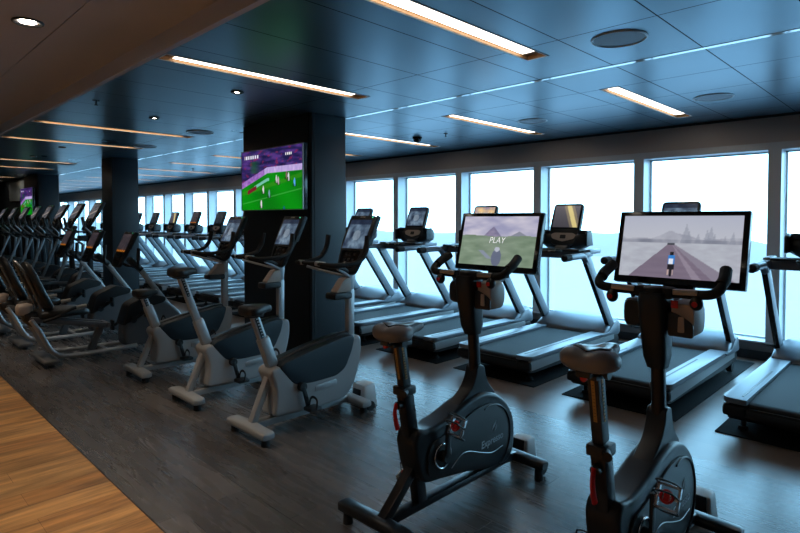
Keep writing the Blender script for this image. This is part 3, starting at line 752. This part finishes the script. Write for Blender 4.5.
# ------------------------------------------------------------------ UPRIGHT BIKE (light grey); local y = world Y - 2.5
def make_upright():
    r = empty('upright_bike', '', 'exercise bike', 'light grey upright bikes')
    def foot(y, hw, name):
        b = MB(); b.loft([(-hw,0,.075,.02,.012,3),(-hw+.006,0,.075,.045,.022,4),(-hw+.03,0,.076,.052,.027,4),(0,0,.082,.052,.030,4),(hw-.03,0,.076,.052,.027,4),(hw-.006,0,.075,.045,.022,4),(hw,0,.075,.02,.012,3)], 18)
        b.bm.transform(Matrix.Translation((0,y,0)) @ Matrix.Rotation(PI/2,4,'Z')); o = b.build(name, 'light_shell', r, 50)
        for s in (-1,1): MB().cyl((s*(hw-.05),y,0),(s*(hw-.05),y,.055),.03,.026,16).build('rubber_foot', 'rubber', o)
        return o
    foot(-.47, .255, 'rear_foot_bar'); fo = foot(.44, .235, 'front_foot_bar')
    for s in (-1,1): MB().cyl((s*.20-.015,.50,.045),(s*.20+.015,.50,.045),.04,seg=20,bev=.004).build('transport_wheel', 'rubber', fo)
    b = MB(); b.bar((0,-.46,.085),(0,.42,.085),.08,.05,.012); b.bar((0,-.45,.10),(0,-.30,.44),.060,.05,.015); b.build('frame_rail', 'light_shell', r, 45)
    # body shell
    b = MB(); b.prism([(-.36,.46),(-.29,.495),(-.18,.42),(.10,.45),(.34,.52),(.40,.60),(.495,.61),(.505,.50),(.48,.36),(.43,.22),(.34,.125),(.10,.11),(-.15,.115),(-.33,.125),(-.31,.22),(-.31,.34)], -.095, .095, .035, .07, 5, 4); b.build('body_shell', 'light_shell', r, 50)
    # dark top cover
    b = MB(); b.prism([(-.28,.48),(-.24,.51),(.05,.57),(.34,.62),(.43,.615),(.40,.50),(.33,.365),(.24,.32),(.0,.315),(-.15,.33),(-.20,.38)], -.100, .100, .012, .04, 4, 3); b.build('dark_cover', 'navy', r, 45)
    b = MB(); b.tube([(0,-.26,.49),(0,-.1,.532),(0,.10,.572),(0,.34,.610),(0,.43,.61)], [.024,.026], 10, True, 4); b.build('top_spine', 'charcoal', r, 60)
    for s in (-1,1):
        b = MB(); b.prism([(.03,.235),(.24,.25),(.24,.30),(.03,.285)], s*.092, s*.1005, .004, .022, 5); b.build('side_handle', 'silver', r)
    # seat tube, post, seat
    b = MB(); b.bar((0,-.27,.44),(0,-.365,.70),.070,.085,.02); b.build('seat_tube', 'silver', r)
    p = MB(); p.bar((0,-.283,.46),(0,-.43,.865),.046,.060,.01); p = p.build('seat_post', 'silver', r)
    b = MB(); d = Vector((0,-.075,.205)).normalized()
    b.bar(Vector((.0236,-.372,.70)), Vector((.0236,-.372,.70))+d*.16, .002,.026,0)
    b.build('height_scale', 'black', p)
    b = MB()
    for k in range(7): b.box(Vector((.0250,-.374,.712))+d*(.023*k), (.0012,.012,.009))
    b.build('scale_marking', 'silver', p)
    s_ = MB(); s_.loft([(-0.520,0,.905,0.048,.018,3),(-0.510,0,.905,0.084,.035,3.2),(-0.471,0,.905,0.100,.040,3.2),(-0.422,0,.905,0.092,.040,3),(-0.380,0,.907,0.060,.036,2.8),(-0.331,0,.908,0.036,.030,2.6),(-0.303,0,.905,0.027,.024,2.6),(-0.293,0,.902,0.012,.01,2.5)], 24); s_ = s_.build('seat', 'vinyl_seat', r, 60)
    b = MB(); b.box((0,-.43,.868),(.08,.12,.03),.01); b.build('seat_bracket', 'black', s_)
    # mast
    b = MB(); b.bar((0,.452,.54),(0,.455,.98),.055,.070,.02); b.bar((0,.455,.96),(0,.47,1.16),.05,.065,.02); b.build('mast', 'silver', r)
    b = MB(); b.bar((0,.465,1.12),(0,.52,1.26),.12,.05,.012); b.build('console_bracket', 'black', r)
    console(r, (0,.50,1.345), math.radians(25), .325, .52, 'blue')
    # bottle tray
    t = MB(); t.prism([(.25,.905),(.25,.96),(.43,.96),(.43,.905)], -.065,.065,.012,.02); t = t.build('bottle_tray', 'black', r)
    b = MB(); b.prism([(.28,.96),(.37,1.07),(.43,1.075),(.44,.96)], -.042,.042,.012,.02); b.build('tray_shroud', 'beige', t)
    # handlebars
    hb = MB()
    for s in (-1,1):
        hb.tube([(0,.44,1.10),(s*.07,.37,1.13),(s*.17,.25,1.165),(s*.225,.14,1.19),(s*.20,.075,1.205),(s*.10,.055,1.21),(0,.05,1.21)], .015, 10, True, 5)
        hb.tube([(s*.13,.06,1.207),(s*.225,.11,1.20),(s*.255,.25,1.205),(s*.255,.36,1.235),(s*.25,.415,1.31),(s*.245,.43,1.40)], .018, 12, True, 5)
    hb = hb.build('handlebar', 'rubber', r)
    for s in (-1,1):
        MB().tube([(s*.255,.37,1.245),(s*.25,.412,1.31),(s*.245,.432,1.415)], .022, 12).build('grip', 'rubber', hb)
        MB().tube([(s*.165,.075,1.2085),(s*.08,.052,1.2115)], .0185, 12).build('pulse_plate', 'silver', hb)
        b = MB(); b.tube([(0,.45,1.06),(s*.05,.40,1.09),(s*.14,.28,1.13),(s*.20,.17,1.168)], .011, 8); b.build('support_arm', 'silver', hb)
    # cranks
    hub = (-.10,.31); ang = math.radians(-75)
    for s in (-1,1):
        dy, dz = math.cos(ang)*.16*s, math.sin(ang)*.16*s
        ca = MB(); ca.cyl((s*.095,hub[0],hub[1]),(s*.135,hub[0],hub[1]),.034,seg=20,bev=.004); ca.bar((s*.13,hub[0],hub[1]),(s*.13,hub[0]+dy,hub[1]+dz),.016,.032,.006); ca = ca.build('crank_arm', 'black', r)
        pd = MB(); px, py, pz = s*.185, hub[0]+dy, hub[1]+dz
        pd.box((px,py,pz),(.095,.10,.028),.008); pd = pd.build('pedal', 'black', ca)
        b = MB(); b.tube([(px-.045,py,pz),(px-.04,py+.01,pz+.06),(px,py+.01,pz+.08),(px+.04,py+.01,pz+.06),(px+.045,py,pz)], .010, 8, flat=.4); b.build('pedal_strap', 'black', pd)
    return r

up = make_upright(); T = snap(up)
UPL = [(-3.50, 2.5, 0., 'light grey upright bike nearest the wide pillar, at the right of its trio'),
       (-4.52, 2.5, .205, 'light grey upright bike with the highest raised seat, middle of its trio'),
       (-5.60, 2.5, -.08, 'light grey upright bike with the lowest seat, left of its trio')]
for i, (x, y, dz, lb) in enumerate(UPL):
    o = up if i == 0 else copy_from(up, T); o.location = (x, y, 0); o['label'] = lb
    for ch in kids(o):
        if ch.name.startswith('seat') and not ch.name.startswith('seat_tube'):
            f = dz if not ch.name.startswith('seat_post') else dz
            ch.location = (0, -.366*f, f)

# white power boxes
def power_box(x, y, label, rz=0, s=1.):
    r = empty('power_box', label, 'power box', 'power supply boxes', (x, y, 0)); r.rotation_euler = (0,0,rz)
    b = MB(); b.loft([(0,0,0,.085*s,.075*s,8),(.01,0,0,.09*s,.08*s,8),(.10*s,0,0,.082*s,.072*s,7),(.165*s,0,0,.075*s,.066*s,7),(.172*s,0,0,.068*s,.06*s,6)], 24, 'z'); b.build('casing', 'white_box', r, 40)
    b = MB(); b.panel([(-.05,-.05),(-.05,.045),(.045,.045),(.045,-.05)], 0,.004, face_y((0,-.077*s,.09),math.radians(5)), .001); b.build('grille', 'charcoal', r)
    b = MB(); b.box((.04,-.085*s,.05),(.03,.02,.03),.004); b.build('plug', 'black', r)
    return r
power_box(-3.49, 3.10, 'white power supply box on the floor in front of the upright bike')
power_box(-1.955, 3.12, 'white power supply box on the floor ahead of the PLAY screen bike', 0, .78)
power_box(-.90, 3.14, 'grey-white power supply box ahead of the snowy road screen bike', 0, .78)

# ------------------------------------------------------------------ RECUMBENT BIKE; local y = world Y - 2.2
def make_recumbent():
    r = empty('recumbent_bike', '', 'exercise bike', 'recumbent bikes')
    b = MB(); b.loft([(-.31,0,.055,.05,.015,4),(-.30,0,.055,.07,.024,4),(0,0,.06,.07,.028,4),(.30,0,.055,.07,.024,4),(.31,0,.055,.05,.015,4)],18); b.bm.transform(Matrix.Translation((0,-.65,0)) @ Matrix.Rotation(PI/2,4,'Z')); f = b.build('rear_foot_bar', 'grey_shell', r, 50)
    for s in (-1,1): MB().cyl((s*.26,-.65,0),(s*.26,-.65,.04),.03,seg=14).build('rubber_foot', 'rubber', f)
    b = MB()
    for s in (-1,1):
        b.tube([(s*.14,-.80,.50),(s*.15,-.72,.36),(s*.16,-.645,.19),(s*.165,-.57,.105),(s*.165,-.44,.075),(s*.16,-.1,.07),(s*.14,.25,.07)], .026, 10, True, 6)
    b.bar((-.16,-.08,.07),(.16,-.08,.07),.05,.04,.01,(0,1,0)); b.build('floor_frame', 'silver', r)
    b = MB()
    for s in (-1,1): b.bar((s*.10,-.80,.50),(s*.10,-.06,.345),.05,.06,.02)
    b.bar((0,-.09,.33),(0,-.20,.07),.07,.07,.01); b.box((0,-.045,.345),(.26,.05,.06),.02); b.build('seat_beam', 'grey_shell', r, 45)
    b = MB(); b.loft([(-.72,0,.53,.17,.03,4),(-.70,0,.535,.20,.045,4),(-.5,0,.545,.205,.05,4),(-.32,0,.54,.19,.045,3.5),(-.25,0,.525,.15,.03,3)],24); b.build('seat_cushion', 'vinyl_seat', r, 60)
    b = MB()
    for k in range(1): pass
    b.loft([(.60,0,0,.17,.03,3.5),(.63,0,0,.20,.045,3.5),(.80,0,-.01,.215,.05,3.5),(.98,0,0,.19,.045,3.2),(1.07,0,.01,.13,.035,3),(1.095,0,.015,.08,.018,3)], 24, 'z')
    for v in b.bm.verts: v.co.y += -.62-(v.co.z-.6)*.42
    bk = b.build('backrest', 'vinyl_seat', r, 60)
    b = MB()
    for s in (-1,1): b.tube([(s*.11,-.64,.58),(s*.13,-.72,.80),(s*.12,-.80,1.0),(s*.05,-.85,1.10),(0,-.855,1.11)], .013, 8, True, 5)
    b.bm.transform(Matrix.Translation((0,-.05,0))); b.build('backrest_hoop', 'grey_tube', bk)
    b = MB(); b.loft([(-.90,0,.60,.05,.04,3),(-.885,0,.60,.075,.06,3),(-.80,0,.60,.075,.065,3),(-.76,0,.60,.05,.05,3)],20); b.build('backrest_cap', 'beige', bk, 60)
    b = MB(); b.loft([(-.84,0,.52,.07,.05,3),(-.78,0,.50,.10,.09,3),(-.70,0,.48,.08,.08,3)],16); b.build('backrest_carriage', 'black', bk, 60)
    for s in (-1,1):
        b = MB(); b.tube([(s*.20,-.70,.48),(s*.27,-.60,.52),(s*.29,-.45,.60),(s*.29,-.30,.62)], .016, 10); h = b.build('side_handle', 'rubber', r)
        MB().tube([(s*.29,-.42,.609),(s*.29,-.32,.620)], .0185, 10, False).build('pulse_plate', 'brass', h)
    # front housing
    b = MB(); b.prism([(.12,.06),(.12,.30),(.20,.52),(.40,.60),(.62,.56),(.80,.40),(.86,.22),(.84,.06)], -.11,.11,.04,.09,5,4); b.build('drive_housing', 'grey_shell', r, 50)
    b = MB(); b.prism([(.10,.30),(.18,.55),(.42,.66),(.62,.60),(.60,.54),(.40,.50),(.22,.36)], -.115,.115,.02,.05,4,3); b.build('housing_cover', 'black', r, 50)
    b = MB(); b.loft([(-.25,0,.05,.02,.012,4),(-.245,0,.05,.05,.026,4),(.245,0,.05,.05,.026,4),(.25,0,.05,.02,.012,4)],16); b.bm.transform(Matrix.Translation((0,.72,0)) @ Matrix.Rotation(PI/2,4,'Z')); b.build('front_foot_bar', 'grey_shell', r, 50)
    b = MB(); b.bar((0,.84,.26),(0,.335,.97),.05,.06,.015); b.build('mast', 'silver', r)
    b = MB(); b.bar((0,.36,.94),(0,.22,1.08),.10,.06,.01); b.build('console_bracket', 'black', r)
    console(r, (0,.145,1.20), math.radians(24), .33, .44, 'amber')
    hb = MB()
    for s in (-1,1): hb.tube([(0,.31,.97),(s*.13,.30,.98),(s*.22,.25,1.00),(s*.245,.24,1.08),(s*.24,.25,1.20)], .016, 10)
    hb = hb.build('handlebar', 'rubber', r)
    for s in (-1,1): MB().tube([(s*.245,.24,1.07),(s*.24,.25,1.21)], .020, 10, False).build('grip', 'rubber', hb)
    hub = (.22,.37)
    for s in (-1,1):
        ang = math.radians(35); dy, dz = math.cos(ang)*.15*s, math.sin(ang)*.15*s
        ca = MB(); ca.cyl((s*.11,hub[0],hub[1]),(s*.15,hub[0],hub[1]),.035,seg=18); ca.bar((s*.145,hub[0],hub[1]),(s*.145,hub[0]+dy,hub[1]+dz),.016,.032,.006); ca = ca.build('crank_arm', 'black', r)
        px, py, pz = s*.20, hub[0]+dy, hub[1]+dz
        b = MB(); b.bar((px,py,pz-.06),(px,py,pz+.06),.09,.025,.008); pd = b.build('pedal', 'black', ca)
        b = MB(); b.tube([(px-.045,py,pz+.0),(px-.04,py-.05,pz),(px,py-.07,pz),(px+.04,py-.05,pz),(px+.045,py,pz)], .009, 8); b.build('pedal_strap', 'black', pd)
    return r
rc = make_recumbent(); T = snap(rc)
for i, (x, lb) in enumerate(((-6.9, 'recumbent bike beside the lowest seat upright bike, nearest of three'), (-8.05, 'recumbent bike in the middle of three, glowing console before the second pillar'), (-9.25, 'recumbent bike farthest of three, next to the ellipticals'))):
    o = rc if i == 0 else copy_from(rc, T); o.location = (x, 2.2, 0); o['label'] = lb

# ------------------------------------------------------------------ ELLIPTICALS; local y = world Y - 2.4
def make_elliptical():
    r = empty('elliptical_trainer', '', 'elliptical', 'elliptical trainers')
    b = MB()
    for s in (-1,1):
        b.bar((s*.24,-1.0,.07),(s*.24,.75,.07),.05,.06,.01)
    for y in (-.98,-.2,.72): b.bar((-.30,y,.06),(.30,y,.06),.07,.06,.012,(0,1,0))
    b.build('base_frame', 'grey_tube', r)
    b = MB()
    for s in (-1,1): b.bar((s*.13,-.95,.12),(s*.13,-.05,.34),.05,.04,.008); b.bar((s*.20,-.95,.12),(s*.20,-.05,.34),.014,.05,.004)
    b.build('ramp', 'grey_tube', r)
    b = MB(); b.prism([(.20,.05),(.16,.35),(.28,.62),(.48,.68),(.68,.55),(.76,.30),(.74,.05)], -.12,.12,.04,.1,5,3); b.build('drive_housing', 'charcoal', r, 50)
    for s in (-1,1): MB().cyl((s*.125,.46,.36),(s*.145,.46,.36),.20,.18,28,.006).build('housing_disc', 'black', r)
    b = MB(); b.bar((0,.55,.55),(0,.52,1.35),.09,.08,.02); b.build('mast', 'charcoal', r)
    b = MB(); b.bar((0,.52,1.22),(0,.60,1.42),.16,.06,.012); b.build('console_bracket', 'black', r)
    console(r, (0,.565,1.60), math.radians(28), .41, .54, 'grey')
    for s in (-1,1):
        k = .10*s
        a = MB(); a.tube([(s*.22,.50,1.10),(s*.26,.40+k,1.28),(s*.28,.28+k,1.42),(s*.27,.25+k,1.56)], .018, 10); a.bar((s*.22,.50,1.12),(s*.24,.34-k,.45),.035,.05,.01); a = a.build('moving_arm', 'grey_tube', r)
        MB().tube([(s*.279,.29+k,1.41),(s*.27,.25+k,1.58)], .023, 10, False).build('grip', 'rubber', a)
        l = MB(); l.bar((s*.24,.34-k,.45),(s*.20,-.30,.42-k*.8),.035,.045,.01); l.bar((s*.19,-.26,.40-k*.8),(s*.14,-.80,.20),.03,.04,.01); l = l.build('link_arm', 'grey_tube', r)
        p = MB(); p.box((s*.17,-.12,.46-k*.8),(.15,.38,.035),.012); p.box((s*.17,.06,.49-k*.8),(.15,.03,.07),.01); p.build('foot_pedal', 'black', l)
    h = MB()
    for s in (-1,1): h.tube([(0,.50,1.18),(s*.12,.38,1.20),(s*.14,.28,1.22),(s*.10,.22,1.23)], .016, 8)
    h.build('fixed_handlebar', 'rubber', r)
    b = MB(); b.prism([(.36,1.20),(.36,1.27),(.50,1.27),(.50,1.20)], -.06,.06,.01); b.build('bottle_tray', 'black', r)
    return r
el = make_elliptical(); T = snap(el)
ELX = [-10.45, -11.5, -12.5, -13.5, -14.5, -15.6, -16.8, -18.0]
elw = ['nearest, beside the second pillar', 'second from the recumbent bikes', 'third from the recumbent bikes', 'fourth from the recumbent bikes', 'below the far television, fifth from the recumbents', 'below the far television, nearer the glass board', 'below the grey glass board, next to last', 'last in the row at the left edge']
for i, x in enumerate(ELX):
    o = el if i == 0 else copy_from(el, T); o.location = (x, 2.5, 0); o['label'] = 'dark elliptical trainer with silver arms, '+elw[i]

# ------------------------------------------------------------------ TREADMILLS; local y = world Y - 5.5
def make_treadmill():
    r = empty('treadmill', '', 'treadmill', 'treadmills along the windows')
    # base
    b = MB(); b.prism([(-.98,.10),(-1.015,.14),(-1.01,.20),(-.95,.215),(.60,.215),(.95,.20),(1.0,.12),(.92,.075),(-.90,.085)], -.405,.405,.02,.02,3); b.build('deck_base', 'black', r)
    # belt with rounded end
    b = MB(); pts = [(-1.0,.20),(-.985,.226),(-.95,.236),(.62,.236),(.62,.18),(-.98,.18)]; b.prism(pts, -.275,.275,.0,.012,3); b.build('running_belt', 'belt', r)
    for s in (-1,1):
        xa, xb = (s*.278, s*.435)
        b = MB()
        # top rail with rounded rear corner
        xs_, xl_ = abs(xa), abs(xb)
        b.panel([(s*xs_,-1.02),(s*xl_,-1.02),(s*xl_,.72),(s*xs_,.72)], .222,.262, Matrix.Identity(4), .010, [.005,.09,.02,.005] , 5); o = b.build('side_rail', 'tread_shell', r, 45)
        b = MB(); b.panel([(s*(xs_+.035),-.93),(s*(xs_+.05),-.93),(s*(xs_+.05),-.0),(s*(xs_+.035),.0)], .262,.2635, Matrix.Identity(4), 0); b.build('rail_groove', 'black', o)
        b = MB(); b.prism([(-.98,.125),(-1.0,.215),(.80,.215),(.80,.155)], s*.395, s*.43, .008); b.build('side_skirt', 'silver', r)
        b = MB(); b.cyl((s*.33,-.86,.028),(s*.33,-.86,.10),.016,seg=12); b.cyl((s*.33,-.86,.006),(s*.33,-.86,.03),.036,.030,18); b.build('levelling_foot', 'rubber', r)
        b = MB(); b.cyl((s*.36,.80,.055),(s*.41,.80,.055),.05,seg=20,bev=.005); b.build('transport_wheel', 'rubber', r)
    b = MB()
    for s in (-1,1): b.box((s*.355,-1.0,.17),(.15,.06,.08),.025,seg=3)
    b.box((0,-.99,.17),(.62,.04,.07),.015); b.build('rear_bumper', 'rubber', r)
    # motor hood
    b = MB()
    b.loft([(.52,0,.235,.43,.02,8),(.56,0,.25,.435,.045,8),(.66,0,.27,.435,.085,6),(.78,0,.285,.43,.12,5),(.90,0,.28,.425,.135,4),(1.0,0,.26,.41,.12,4),(1.06,0,.22,.38,.08,4),(1.08,0,.20,.32,.05,3)], 44)
    for v in b.bm.verts:
        if v.co.z > .29: v.co.z -= .022*max(0, 1-(v.co.x/.30)**4)*(1 if v.co.y < .8 else .5)
    h = b.build('motor_hood', 'tread_shell', r, 60)
    for s in (-1,1):
        b = MB(); b.prism([(.42,.255),(.62,.26),(.78,.36),(.86,.36),(.90,.22),(.5,.22)], s*.36, s*.445, .015, .03, 3); b.build('upright_boot', 'tread_shell', h, 50)
    # uprights
    for s in (-1,1):
        p0, p1 = (s*.408,.76,.29), (s*.408,.13,1.13)
        b = MB(); b.bar(p0, p1, .052,.115,.016); o = b.build('upright', 'tread_shell', r, 45)
        dv = (Vector(p1)-Vector(p0)).normalized(); nv = Vector((0,-dv.z,dv.y)); nv = nv if nv.y < 0 else -nv
        b = MB(); b.bar(Vector(p0)+nv*.058+dv*.03, Vector(p1)+nv*.058-dv*.02, .046,.008,.002); b.build('upright_front_strip', 'gloss_black', o)
        b = MB(); b.tube([(s*.408,.12,1.09),(s*.408,.05,1.145),(s*.408,-.06,1.15),(s*.408,-.26,1.145)], .034, 14, True, 5, flat=1.); h_ = b.build('handrail', 'tread_shell', r)
        b = MB(); b.tube([(s*.408,-.24,1.145),(s*.408,-.34,1.143)], .037, 14, False); b.ell((s*.408,-.345,1.143),(.037,.02,.037)); b.build('handrail_grip', 'rubber', h_)
        b = MB(); b.bar((s*.408,.16,1.185),(s*.408,.42,1.19),.06,.05,.015); b.bar((s*.408,.05,1.15),(s*.408,.24,1.17),.055,.06,.015); b.build('rail_arm', 'tread_shell', h_)
    b = MB(); b.bar((-.408,.22,1.145),(.408,.22,1.145),.085,.085,.02,(0,1,0)); b.build('crossbar', 'tread_shell', r)
    b = MB(); b.bar((-.36,.14,1.20),(.36,.14,1.20),.17,.022,.008,(0,1,0)); b.tube([(-.16,.05,1.195),(-.14,-.02,1.19),(0,-.04,1.19),(.14,-.02,1.19),(.16,.05,1.195)], .014, 10); cb = b.build('crossbar_tray', 'black', r)
    b = MB()
    for s in (-1,1): b.bar((s*.13,-.025,1.197),(s*.05,-.04,1.192),.028,.024,.006,(0,1,0))
    b.build('pulse_plate', 'brass', cb)
    # console pod with two cup holders
    pod = MB()
    pod.loft([(-.30,0,0,.03,.04,3),(-.285,0,0,.07,.075,3),(-.20,0,-.005,.10,.10,3.4),(-.10,0,-.01,.085,.08,3),(0,0,-.01,.08,.075,3),(.10,0,-.01,.085,.08,3),(.20,0,-.005,.10,.10,3.4),(.285,0,0,.07,.075,3),(.30,0,0,.03,.04,3)], 22)
    pod.bm.transform(Matrix.Translation((0,.46,1.285)) @ Matrix.Rotation(PI/2,4,'Z'))
    for v in pod.bm.verts: v.co.z += .035*(abs(v.co.x)/.3)**2
    pod = pod.build('console_pod', 'black', r, 60)
    for s in (-1,1):
        b = MB(); b.cyl((s*.225,.41,1.365),(s*.225,.415,1.41),.052,.056,22); b.build('cup_holder', 'charcoal', pod)
        b = MB(); b.prism([(.33,1.24),(.33,1.39),(.45,1.42),(.49,1.24)], s*.285, s*.315, .012, .02); b.build('pod_side', 'charcoal', pod)
    b = MB(); b.bar((0,.34,1.17),(0,.43,1.27),.16,.08,.015); b.build('console_neck', 'black', r)
    t = math.radians(20); c = (0,.43,1.485); Mx = face_y(c, t); W, H = .375, .50
    b = MB(); b.panel([(-W*.36,-H/2),(-W*.48,-H*.30),(-W/2,H*.0),(-W/2+.005,H/2),(W/2-.005,H/2),(W/2,H*.0),(W*.48,-H*.30),(W*.36,-H/2)], -.05,0, Mx, .012, .045, 5); co = b.build('console', 'charcoal', r, 45)
    sc = picture('screen', W*.84, H*.53, 40, 44, con_grey, 'screen_dim', co, Mx @ Matrix.Translation((0,H*.18,.0015)))
    b = MB(); b.panel([(-W*.47,-H*.115),(-W*.47,-H*.09),(W*.47,-H*.09),(W*.47,-H*.115)], 0,.003, Mx); b.build('screen_divider', 'gloss_black', co)
    b = MB(); b.panel([(-W*.36,-H*.36),(-W*.42,-H*.26),(-W*.3,-H*.22),(W*.3,-H*.22),(W*.42,-H*.26),(W*.36,-H*.36),(0,-H*.43)], 0,.003, Mx, 0, .02); k = b.build('keypad', 'beige', co)
    b = MB(); b.panel([(-.035,-H*.36),(-.035,-H*.27),(.035,-H*.27),(.035,-H*.36)], .003,.006, Mx, 0, .012); b.build('stop_button', 'black', k)
    b = MB(); b.panel([(-.035,H*.462),(-.035,H*.482),(.035,H*.482),(.035,H*.462)], 0,.0015, Mx); b.build('badge', 'brass', co)
    return r, sc
tm, tsc = make_treadmill(); T = snap(tm)
# alternative pictures for some consoles; the gold one is a painted glare
alt = {}
Mx = face_y((0,.43,1.485), math.radians(20)) @ Matrix.Translation((0,.50*.18,.0015))
for kx in ('blue','gold','orange','amber','dark'):
    o = picture('screen', .375*.84, .50*.53, 40, 44, CONSOLE_FN[kx], 'screen' if kx in ('orange','gold') else 'screen_dim', None, Mx); alt[kx] = o.data; bpy.data.objects.remove(o)
TX = [-.72,-1.94,-3.17,-4.35,-5.55,-6.75,-7.95,-9.15,-10.35,-11.5,-12.7,-13.9,-15.1,-16.3,-17.5,-18.7]
tl = ['treadmill at the right edge, nearest of the window row', 'treadmill behind the snowy road bike, second from the right edge', 'treadmill with golden glare on its console, between the two black bikes',
      'treadmill behind the bike whose screen reads PLAY', 'treadmill with blue lit console left of the PLAY screen', 'treadmill half hidden behind the upright bike console, right of the wide pillar',
      'treadmill mostly hidden by the wide pillar, rightmost of three there', 'treadmill mostly hidden by the wide pillar, middle of three there', 'treadmill mostly hidden by the wide pillar, leftmost of three there', 'treadmill just left of the television, nearest there',
      'treadmill with pinkish console, second left of the television', 'treadmill third left of the television in the far row', 'treadmill fourth left of the television in the far row', 'treadmill half hidden by the second pillar, at its right',
      'treadmill behind the second pillar in the far row', 'farthest treadmill, beyond the second pillar']
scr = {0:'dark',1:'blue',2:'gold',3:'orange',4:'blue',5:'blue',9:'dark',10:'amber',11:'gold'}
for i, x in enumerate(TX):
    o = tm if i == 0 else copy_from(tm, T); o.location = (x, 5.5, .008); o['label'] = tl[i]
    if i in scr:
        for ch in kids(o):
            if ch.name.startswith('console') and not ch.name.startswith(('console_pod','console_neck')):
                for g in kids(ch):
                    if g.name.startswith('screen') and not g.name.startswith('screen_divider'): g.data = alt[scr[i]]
b = MB(); b.box((0,0,.004),(.95,2.42,.008),.002); mt = b.build('floor_mat', 'mat')
for i, x in enumerate(TX):
    o = mt if i == 0 else mt.copy()
    if i: COL.objects.link(o)
    o.location = (x, 5.685, 0); tag(o, 'mat under the '+tl[i], 'mat', 'rubber mats under the treadmills')

# ------------------------------------------------------------------ OUTSIDE
def outside():
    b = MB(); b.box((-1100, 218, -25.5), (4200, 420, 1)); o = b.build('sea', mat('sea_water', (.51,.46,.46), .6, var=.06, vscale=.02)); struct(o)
    bm = bmesh.new(); nx, ny = 300, 10; vs = []
    for j in range(ny+1):
        row = []
        for i in range(nx+1):
            x = -3000+3800*i/nx; y = 380+120*j/ny
            env = math.sin(PI*j/ny)
            z = -25+env*max(0, 13+9*fbm(x*.006, .3)+4*fbm(x*.03, j*.5))
            row.append(bm.verts.new((x, y, z)))
        vs.append(row)
    for j in range(ny):
        for i in range(nx): bm.faces.new((vs[j][i], vs[j][i+1], vs[j+1][i+1], vs[j+1][i]))
    bmesh.ops.recalc_face_normals(bm, faces=bm.faces)
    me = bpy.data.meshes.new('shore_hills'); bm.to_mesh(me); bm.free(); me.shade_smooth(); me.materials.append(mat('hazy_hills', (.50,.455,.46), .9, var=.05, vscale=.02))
    o = bpy.data.objects.new('shore_hills', me); COL.objects.link(o); struct(o)
outside()

w = bpy.data.worlds.new('overcast'); SC.world = w; w.use_nodes = True
nt = w.node_tree; bg = nt.nodes['Background']
tc = nt.nodes.new('ShaderNodeTexCoord'); sp = nt.nodes.new('ShaderNodeSeparateXYZ'); cr = nt.nodes.new('ShaderNodeValToRGB')
nt.links.new(tc.outputs['Generated'], sp.inputs[0]); 
mr = nt.nodes.new('ShaderNodeMapRange'); mr.inputs['From Min'].default_value = -.1; mr.inputs['From Max'].default_value = .5
nt.links.new(sp.outputs['Z'], mr.inputs['Value']); nt.links.new(mr.outputs['Result'], cr.inputs['Fac'])
cr.color_ramp.elements[0].color = (.48,.78,.95,1); cr.color_ramp.elements[0].position = .05
cr.color_ramp.elements[1].color = (.34,.70,1.,1); cr.color_ramp.elements[1].position = 1.
e = cr.color_ramp.elements.new(.2); e.color = (.44,.78,1.,1)
nt.links.new(cr.outputs['Color'], bg.inputs['Color']); bg.inputs['Strength'].default_value = 7.5

# portals: they emit nothing, they only guide daylight sampling through the window band
for k in range(3):
    ld = bpy.data.lights.new('daylight_portal', 'AREA'); ld.shape = 'RECTANGLE'; ld.size = 11.; ld.size_y = 2.1; ld.cycles.is_portal = True
    lo = bpy.data.objects.new('daylight_portal', ld); COL.objects.link(lo); lo.location = (-2.5-11*k, WY+.28, 1.25); lo.rotation_euler = (-PI/2, 0, 0)

# ------------------------------------------------------------------ CAMERA
cd = bpy.data.cameras.new('camera'); cam = bpy.data.objects.new('camera', cd); COL.objects.link(cam)
cam.location = (0,0,1.55); cam.rotation_euler = (math.radians(88.5), 0, math.radians(44.65))
cd.sensor_width = 36; cd.lens = 557*36/800; cd.shift_y = -33./800; cd.clip_end = 5000; cd.clip_start = .05
SC.camera = cam
SC.view_settings.view_transform = 'Standard'; SC.view_settings.look = 'None'; SC.view_settings.gamma = 1
SC.view_settings.use_curve_mapping = False; SC.view_settings.exposure = 0.
SC.cycles.use_denoising = True; SC.cycles.max_bounces = 8; SC.cycles.diffuse_bounces = 4; SC.cycles.glossy_bounces = 4; SC.cycles.transparent_max_bounces = 12
SC.cycles.sample_clamp_indirect = 6; SC.cycles.caustics_reflective = False; SC.cycles.caustics_refractive = False
